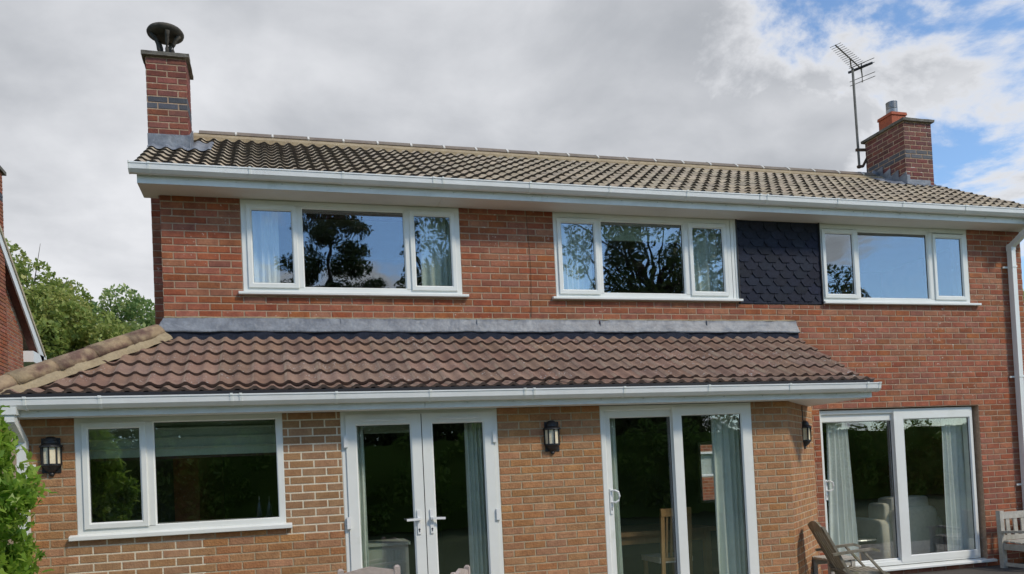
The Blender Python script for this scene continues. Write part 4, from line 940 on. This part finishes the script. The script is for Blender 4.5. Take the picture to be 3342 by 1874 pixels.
# bench against the red wall at the right edge
t = empty('garden_bench', (10.95, -.42, GZ)); bw = 1.2
for x in (-.68, -.68+bw*1.1):
    world_bars(t, 'back_post', 'pale_wood', [((x, .20, 0), (x, .22, .80), .06, .06, (0, 1, 0))]); world_bars(t, 'front_leg', 'pale_wood', [((x, -.32, 0), (x, -.32, .53), .055, .055, (0, 1, 0))])
    m_ = MB(); m_.bar((x, .22, .52), (x, -.20, .545), .065, .03); m_.bar((x, -.20, .545), (x, -.40, .525), .065, .03); m_.build('armrest', M['pale_wood'], t)
    world_bars(t, 'side_rail', 'pale_wood', [((x, .2, .33), (x, -.32, .33), .03, .08), ((x, .2, .10), (x, -.32, .10), .03, .045)])
x0 = -.68; x1 = -.68+bw*1.1
world_bars(t, 'top_rail', 'pale_wood', [((x0, .22, .735), (x1, .22, .735), .035, .09)]); world_bars(t, 'lower_rail', 'pale_wood', [((x0, .20, .445), (x1, .20, .445), .035, .06)])
for i in range(9): world_bars(t, 'back_slat', 'pale_wood', [((x0+.115+i*.125, .205, .46), (x0+.115+i*.125, .218, .70), .06, .016, (0, 1, 0))])
for i in range(6): world_bars(t, 'seat_slat', 'pale_wood', [((x0, .15-i*.085, .385+.006*abs(i-2.5)), (x1, .15-i*.085, .385+.006*abs(i-2.5)), .068, .02)])
tag(t, 'flaking white painted bench against the red brick wall at the right edge', 'bench')
# two chairs whose backs just rise into the bottom of the picture
def near_chair(loc, rz, h, label, w=.42):
    t = empty('garden_chair', loc); t.rotation_euler = (0, 0, rz)
    for s_ in (-1, 1):
        m_ = MB(); m_.bar((s_*w/2, 0, 0), (s_*w/2, .0, h), .045, .04, up=(0, 1, 0)); m_.bar((s_*w/2, 0, h), (s_*w/2, 0, h+.012), .040, .034, up=(0, 1, 0), w2=.026, h2=.02); m_.build('back_post', M['pink_wood'], t)
        world_bars(t, 'front_leg', 'pink_wood', [((s_*w/2, .45, 0), (s_*w/2, .45, .62), .045, .045, (0, 1, 0))]); world_bars(t, 'armrest', 'pink_wood', [((s_*w/2, -.01, .635), (s_*w/2, .5, .635), .06, .025)])
    m_ = MB(); n = 12; P = []
    for y in (-.014, .014):
        for i in range(n+1):
            q = i/n; x = -w/2+.02+(w-.04)*q; P += [(x, y, h-.13), (x, y, h-.022+.036*(1-abs(2*q-1)))]
    k = 2*(n+1); F = [(2*i, 2*i+2, 2*i+3, 2*i+1) for i in range(n)]+[(k+2*i+1, k+2*i+3, k+2*i+2, k+2*i) for i in range(n)]+[(2*i+1, 2*i+3, k+2*i+3, k+2*i+1) for i in range(n)]+[(2*i, k+2*i, k+2*i+2, 2*i+2) for i in range(n)]
    m_.mesh(P, F); m_.build('top_rail', M['pink_wood'], t)
    for i in range(5): world_bars(t, 'back_slat', 'pink_wood', [((-w/2+.07+i*(w-.14)/4, 0, .42), (-w/2+.07+i*(w-.14)/4, 0, h-.12), .045, .014, (0, 1, 0))])
    world_bars(t, 'seat_rail', 'pink_wood', [((-w/2, 0, .40), (w/2, 0, .40), .03, .06), ((-w/2, .45, .40), (w/2, .45, .40), .03, .06)])
    for i in range(6): world_bars(t, 'seat_slat', 'pink_wood', [((-w/2-.01, .04+i*.078, .44), (w/2+.01, .04+i*.078, .44), .066, .018)])
    tag(t, label, 'chair', 'pink grey garden chairs'); return t
near_chair((1.69, -2.5, GZ), .0, .935, 'pinkish wooden garden chair back rising in front of the left french door')
near_chair((2.36, -2.62, GZ), R(62), .885, 'garden chair just peeping over the bottom edge before the right french door', .42)
# ------------------------------------------------------------------ neighbours
nb = empty('neighbour_house', (-4.2, 6.3, GZ)); NX = -4.15; parts_n = []
def npart(m_, name, mt):
    o = m_.build(name, [M[k] for k in mt] if isinstance(mt, tuple) else M[mt]); parts_n.append(o); return o
yr, zr_ = 6.0, 4.95; sl_n = .757
rake = lambda y: zr_-sl_n*abs(y-yr)
mb = MB(); mb.prism_x([(2.1, GZ-.1), (9.9, GZ-.1), (9.9, rake(9.9)-.25), (yr, rake(yr)-.25), (2.1, rake(2.1)-.25)], -9, NX); nw = npart(mb, 'gable_wall', 'mortar')
rc = [t for t in courses(5.4, 9.9, -.6, 4.6, [], 0, 0, True) if t[3] < rake(t[1] if t[1] > yr else t[0])-.25]
mb = MB(); bricks_joined(mb, rc, (NX, 0, 0), (0, 1, 0), (1, 0, 0)); o = mb.build('brickwork', M['red_brick'], nw); tag(o, kind='stuff')
mb = MB()
for sg in (-1, 1):
    yy = lambda d: yr+sg*d
    mb.mesh([(x, yy(d), zr_-sl_n*d+h) for x in (-9, -3.93) for d, h in ((0, 0), (4.75, 0), (4.75, -.08), (0, -.08))], [(0, 1, 5, 4), (1, 2, 6, 5), (2, 3, 7, 6), (0, 4, 7, 3), (4, 5, 6, 7), (3, 2, 1, 0)])
npart(mb, 'roof', 'tile_top')
mb = MB()
for sg in (-1, 1):
    yy = lambda d: yr+sg*d
    mb.mesh([(x, yy(d), zr_-sl_n*d+h) for x in (-3.985, -3.955) for d, h in ((0, -.085), (4.72, -.085), (4.72, -.36), (4.45, -.33), (0, -.30))], [(0, 1, 2, 3, 4), (9, 8, 7, 6, 5), (0, 5, 6, 1), (1, 6, 7, 2), (2, 7, 8, 3), (3, 8, 9, 4)])
npart(mb, 'bargeboard', 'white_trim')
mb = MB()
for sg in (-1, 1):
    yy = lambda d: yr+sg*d
    mb.mesh([(x, yy(d), zr_-sl_n*d+h) for x in (-4.16, -3.985) for d, h in ((0, -.27), (4.4, -.27), (4.4, -.25), (0, -.25))], [(0, 1, 5, 4), (3, 2, 6, 7)])
npart(mb, 'verge_soffit', 'dark_brick')
mb = MB(); mb.box(-9, -3.955, 9.92, 10.70, 1.06, 1.30); mb.box(-9, -3.94, 10.72, 10.84, 1.24, 1.34); npart(mb, 'eaves_box', 'white_trim')
mb = MB(); mb.box(-4.14, -3.99, 7.3, 8.36, GZ, 4.55); cb_ = npart(mb, 'chimney_breast', 'mortar')
mb = MB(); bricks_joined(mb, courses(7.3, 8.37, -.6, 4.55, [], 0, .03, True), (-3.98, 0, 0), (0, 1, 0), (1, 0, 0), lambda x, z: 1 if 3.95 < z < 4.1 else 0); bricks_joined(mb, courses(-4.15, -3.98, -.6, 4.55, [], 0, -4.15, True), (0, 8.37, 0), (1, 0, 0), (0, 1, 0)); tag(mb.build('brickwork', [M['red_brick'], M['blue_brick']], cb_), kind='stuff')
mb = MB(); mb.box(-4.25, -3.93, 7.25, 8.47, 4.55, 4.62); npart(mb, 'chimney_cap', 'concrete')
under(nb, parts_n); tag(nb, 'neighbouring red brick gable with white bargeboard at the left edge', 'house')
# house across the way, seen through the hall window at the back of the dining room
fh = empty('far_house', (12.5, 9.0, GZ)); pf = []
mb = MB(); slab(mb, (0, 9, 0), (1, 0, 0), (0, -1, 0), 8, 16, GZ, 1.3, [(11.35, 12.0, -2.15, -1.52)], 0, .3); o = mb.build('wall', M['mortar']); pf.append(o)
mb = MB(); bricks_joined(mb, courses(10.5, 13, GZ, 0, [(11.35, 12.0, -2.15, -1.52)], 0, 0, True), (0, 9, 0), (1, 0, 0), (0, -1, 0)); tag(mb.build('brickwork', M['red_brick'], o), kind='stuff')
mb = MB(); mb.ring(11.35, 12.0, -2.15, -1.52, frame_prof(.06, 8.99, .07)); pf.append(mb.build('window_frame', M['upvc']))
mb = MB(); mb.box(11.40, 11.95, 9.03, 9.034, -2.1, -1.57); pf.append(mb.build('pane', M['glass'])); mb = MB(); mb.box(11.39, 11.96, 9.1, 9.12, -2.12, -1.55); pf.append(mb.build('net_curtain', M['cream_curtain']))
mb = MB(); mb.prism_x([(8.7, 1.2), (11, 2.8), (13.2, 1.2)], 8, 16); pf.append(mb.build('roof', M['tile_top']))
under(fh, pf); tag(fh, 'red brick wall with a small white window glimpsed through the extension patio door', 'house')
# ------------------------------------------------------------------ planting
def leaves(name, ctr, rad, n, size, mt, parent=None, aspect=1.6, shell=.55, droop=.0):
    """scatter small kite-shaped leaves through a set of clumps (centres, radii)"""
    ctr = np.asarray(ctr, float); rad = np.asarray(rad, float)
    if rad.ndim == 1: rad = np.repeat(rad[:, None], 3, 1)
    vol = rad.prod(1)**.8; idx = rng.choice(len(ctr), n, p=vol/vol.sum())
    d = rng.normal(size=(n, 3)); d /= np.linalg.norm(d, axis=1)[:, None]
    q = rng.random(n)**(1/3*(1-shell)+.0001); p = ctr[idx]+d*rad[idx]*q[:, None]
    a = rng.normal(size=(n, 3))+d*.9; a[:, 2] -= droop; a /= np.linalg.norm(a, axis=1)[:, None]
    up = rng.normal(size=(n, 3))*.7+np.array([0, 0, 1.]); b = np.cross(a, up); b /= np.linalg.norm(b, axis=1)[:, None]
    s = size*(.6+.8*rng.random(n))[:, None]
    nrm = np.cross(a, b)
    V = np.stack([p-a*s*.5, p+b*s*.5/aspect-nrm*s*.06, p+a*s*.5, p-b*s*.5/aspect-nrm*s*.06], 1).reshape(-1, 3)
    me = bpy.data.meshes.new(name); me.vertices.add(4*n); me.vertices.foreach_set('co', V.ravel())
    me.loops.add(4*n); me.loops.foreach_set('vertex_index', np.arange(4*n)); me.polygons.add(n)
    me.polygons.foreach_set('loop_start', np.arange(0, 4*n, 4)); me.update(calc_edges=True)
    at = me.attributes.new('rnd', 'FLOAT', 'FACE'); base = rng.random(len(ctr)); v = np.clip(.5*base[idx]+.5*rng.random(n), 0, .999); at.data.foreach_set('value', v.astype('f'))
    me.materials.append(M[mt]); o = bpy.data.objects.new(name, me); C.objects.link(o); o.parent = parent
    return o
def clumps(n, c, r, cr, flat=1.0, low=-.3):
    out = []
    while len(out) < n:
        d = rng.normal(size=3); d /= np.linalg.norm(d)
        if d[2] < low: continue
        q = (.35+.65*rng.random()**.6); out.append((c[0]+d[0]*r[0]*q, c[1]+d[1]*r[1]*q, c[2]+d[2]*r[2]*q))
    return np.array(out), cr*(.6+.8*rng.random(n))
def tree(name, base, h, c, r, ncl, crad, nl, size, mt, label, group, trunk_r=.18, twigs=24):
    t = empty(name, base); cc, rr = clumps(ncl, c, r, crad); rel_ = np.array(base)
    m_ = MB(); top = (c[0], c[1], c[2]+r[2]*.4)
    m_.tube([(base[0], base[1], base[2]), (base[0]+.1, base[1], base[2]+h*.25), (c[0]-.1, c[1], c[2]-r[2]*.4), top], [trunk_r, trunk_r*.8, trunk_r*.6, trunk_r*.15], 8)
    for i in rng.choice(ncl, min(twigs, ncl), False):
        s_ = Vector((c[0], c[1], c[2]-r[2]*.55+r[2]*.8*rng.random())); e = Vector(cc[i]); md = (s_+e)/2+Vector(rng.normal(size=3)*.12)+Vector((0, 0, .15))
        m_.tube([s_, md, e, e+(e-md)*.5], [trunk_r*.35, trunk_r*.2, trunk_r*.1, .006], 5)
    o = m_.build('trunk', M['bark'], t, True); o2 = leaves('crown', cc, rr, nl, size, mt, t)
    for x in (o, o2): x.matrix_parent_inverse = Matrix.Translation(-Vector(base))
    tag(t, label, 'tree', group)
G1 = 'trees behind the house'
tree('broadleaf_tree', (-8.2, 20, GZ), 9, (-7.6, 20, 2.5), (2.6, 2.4, 3.6), 90, .7, 42000, .17, 'maple', 'tallest yellowish green tree beside the neighbouring gable', G1)
tree('broadleaf_tree', (-5.4, 19, GZ), 7, (-5.4, 19, 1.4), (2.3, 2.0, 2.75), 80, .6, 36000, .16, 'maple', 'yellow green tree in the middle of the gap between the two houses', G1)
tree('broadleaf_tree', (-4.4, 25, GZ), 9, (-4.6, 25, 2.7), (3.6, 2.2, 3.1), 90, .65, 36000, .17, 'far_leaf', 'deeper green tree farthest back between the houses', G1)
tree('broadleaf_tree', (-2.4, 22, GZ), 7, (-2.5, 22, 2.1), (2.8, 2.0, 2.7), 70, .65, 28000, .17, 'far_leaf', 'green tree top just showing beside the left corner of the house', G1)
tree('broadleaf_tree', (33.5, 17, GZ), 8, (33.5, 17, 2.0), (2.6, 2.2, 3.3), 30, .8, 8000, .26, 'far_leaf', 'dark green tree edge beyond the right corner of the house', G1)
# laurel in the near left corner
sh = empty('laurel_shrub', (-1.085, -2.75, GZ)); lc, lr = [], []
for i in range(480):
    z = GZ+.15+2.2*rng.random(); w = .58 if z < -1.70 else .58-.36*(z+1.70)/.65; a = rng.random()*6.283; q = rng.random()**.45
    lc.append((-1.085+math.cos(a)*w*q, -2.75+math.sin(a)*w*q, z)); lr.append(.11)
lo = leaves('foliage', lc, lr, 42000, .072, 'laurel', sh, aspect=2.3, shell=.6, droop=-.4); lo.matrix_parent_inverse = Matrix.Translation(-sh.location); tag(lo, kind='stuff')
m_ = MB()
for i in range(9): a = i*.7; e = lc[i*7]; m_.tube([(-1.10+.05*math.cos(a), -2.75+.05*math.sin(a), GZ), (-1.10+.2*math.cos(a), -2.75+.2*math.sin(a), GZ+.8), e], [.02, .014, .006], 6)
o = m_.build('stem', M['bark'], sh, True); o.matrix_parent_inverse = Matrix.Translation(-sh.location)
lm = MB(); Lh, Lw = .092, .036
lm.mesh([(0, 0, 0), (Lh*.3, Lw*.42, .006), (Lh*.62, Lw*.46, .006), (Lh, 0, -.012), (Lh*.62, -Lw*.46, .006), (Lh*.3, -Lw*.42, .006), (Lh*.3, 0, -.004), (Lh*.62, 0, -.005)], [(0, 6, 1), (1, 6, 7, 2), (2, 7, 3), (0, 5, 6), (5, 4, 7, 6), (4, 3, 7)])
lme = None; sp = []
for c_, q in zip(lc, lr):
    if c_[2] > -2.75: sp.append((eye_dist(*c_), c_))
sp.sort(); nleaf = 0
while nleaf < 300:
    d_, c_ = sp[int(len(sp)*.62*rng.random())]; dv = Vector(rng.normal(size=3)); dv.normalize(); dv.y = -abs(dv.y)
    pos = Vector(c_)+dv*.16; ax = (dv+Vector(rng.normal(size=3))*.35+Vector((0, 0, .35))).normalized()
    if lme is None: o = lm.build('leaf', M['laurel'], sh, True); lme = o.data
    else: o = bpy.data.objects.new('leaf', lme); C.objects.link(o); o.parent = sh
    o.location = pos-sh.location; o.rotation_euler = ax.to_track_quat('X', 'Z').to_euler(); sx = .7+.6*rng.random(); o.scale = (sx, sx, sx); nleaf += 1
tag(sh, 'bright green laurel shrub in the near left corner by the downpipe', 'shrub')
# garden behind the photographer, mirrored in the panes
hg = []; hr = []
for i in range(420): hg.append((-16+62*rng.random(), -15.5+.9*rng.random(), GZ+.2+2.62*rng.random())); hr.append(.36)
o = leaves('garden_hedge', hg, hr, 60000, .13, 'hedge'); m_ = MB(); m_.box(-16, 46, -15.9, -15.35, GZ, GZ+2.6); hb_ = m_.build('hedge_core', M['hedge'])
ht = empty('garden_hedge', (15, -15.4, GZ)); o.name = 'foliage'; under(ht, [o, hb_]); tag(o, kind='stuff'); tag(ht, 'long clipped green hedge mirrored in the patio doors', 'hedge')
G2 = 'trees mirrored in the windows'
def conifer(base, h, w, label):
    t = empty('conifer_tree', base); cc = []; rr = []
    for i in range(170):
        f = (i/170)**.8; z = base[2]+1.0+(h-1.0)*f; ww = w*(1-f)**.7*(.55+.45*rng.random()); a = rng.random()*6.283
        cc.append((base[0]+math.cos(a)*ww, base[1]+math.sin(a)*ww, z)); rr.append((.85*(1-f*.5), .85*(1-f*.5), .30))
    o = leaves('crown', cc, np.array(rr), 60000, .13, 'conifer', t, 2.2, -1.2, .4); m_ = MB(); m_.tube([base, (base[0], base[1], base[2]+h*.95)], [.22, .02], 8); o2 = m_.build('trunk', M['bark'], t)
    for x in (o, o2): x.matrix_parent_inverse = Matrix.Translation(-Vector(base))
    tag(t, label, 'tree', G2)
conifer((3.3, -20, GZ), 13.0, 4.2, 'tall dark conifer mirrored in the upstairs window nearest the tall chimney')
conifer((-2.2, -17.5, GZ), 9.0, 2.2, 'dark conifer mirrored in the kitchen window')
tree('garden_tree', (8.6, -21, GZ), 10, (8.3, -21, 4.6), (2.2, 2.2, 5.0), 70, .75, 26000, .14, 'ash_leaf', 'dark tree mirrored at the right of the upstairs window nearest the tall chimney', G2)
tree('garden_tree', (16.2, -19, GZ), 11, (16.0, -19, 4.4), (4.6, 2.4, 4.6), 80, .6, 22000, .12, 'ash_leaf', 'spreading branchy tree mirrored in the middle upstairs window', G2, .3, 60)
tree('garden_tree', (24.5, -20, GZ), 8, (24.2, -20, 3.2), (2.4, 2.2, 3.6), 34, .5, 8000, .13, 'ash_leaf', 'thin leafy tree mirrored at the left of the farthest upstairs window', G2, .2, 26)
for i, (x, y, h) in enumerate(((-7.5, -18.5, 6.2), (.6, -19.0, 5.0), (5.8, -18.0, 4.6), (11.2, -19.5, 5.2), (14.2, -18.2, 4.4), (20.5, -18.5, 3.9))):
    lab = ('second tree from the left', 'tree between the two conifers', 'low tree right of the tallest conifer', 'tree left of the spreading branchy tree', 'low tree in front of the spreading branchy tree', 'tree right of the spreading branchy tree')[i]
    tree('garden_tree', (x, y, GZ), h, (x, y, GZ+h*.55), (2.9, 1.6, h*.42), 56, .75, 15000, .15, 'ash_leaf', 'dark mirrored '+lab+' over the hedge', G2, .16, 16)
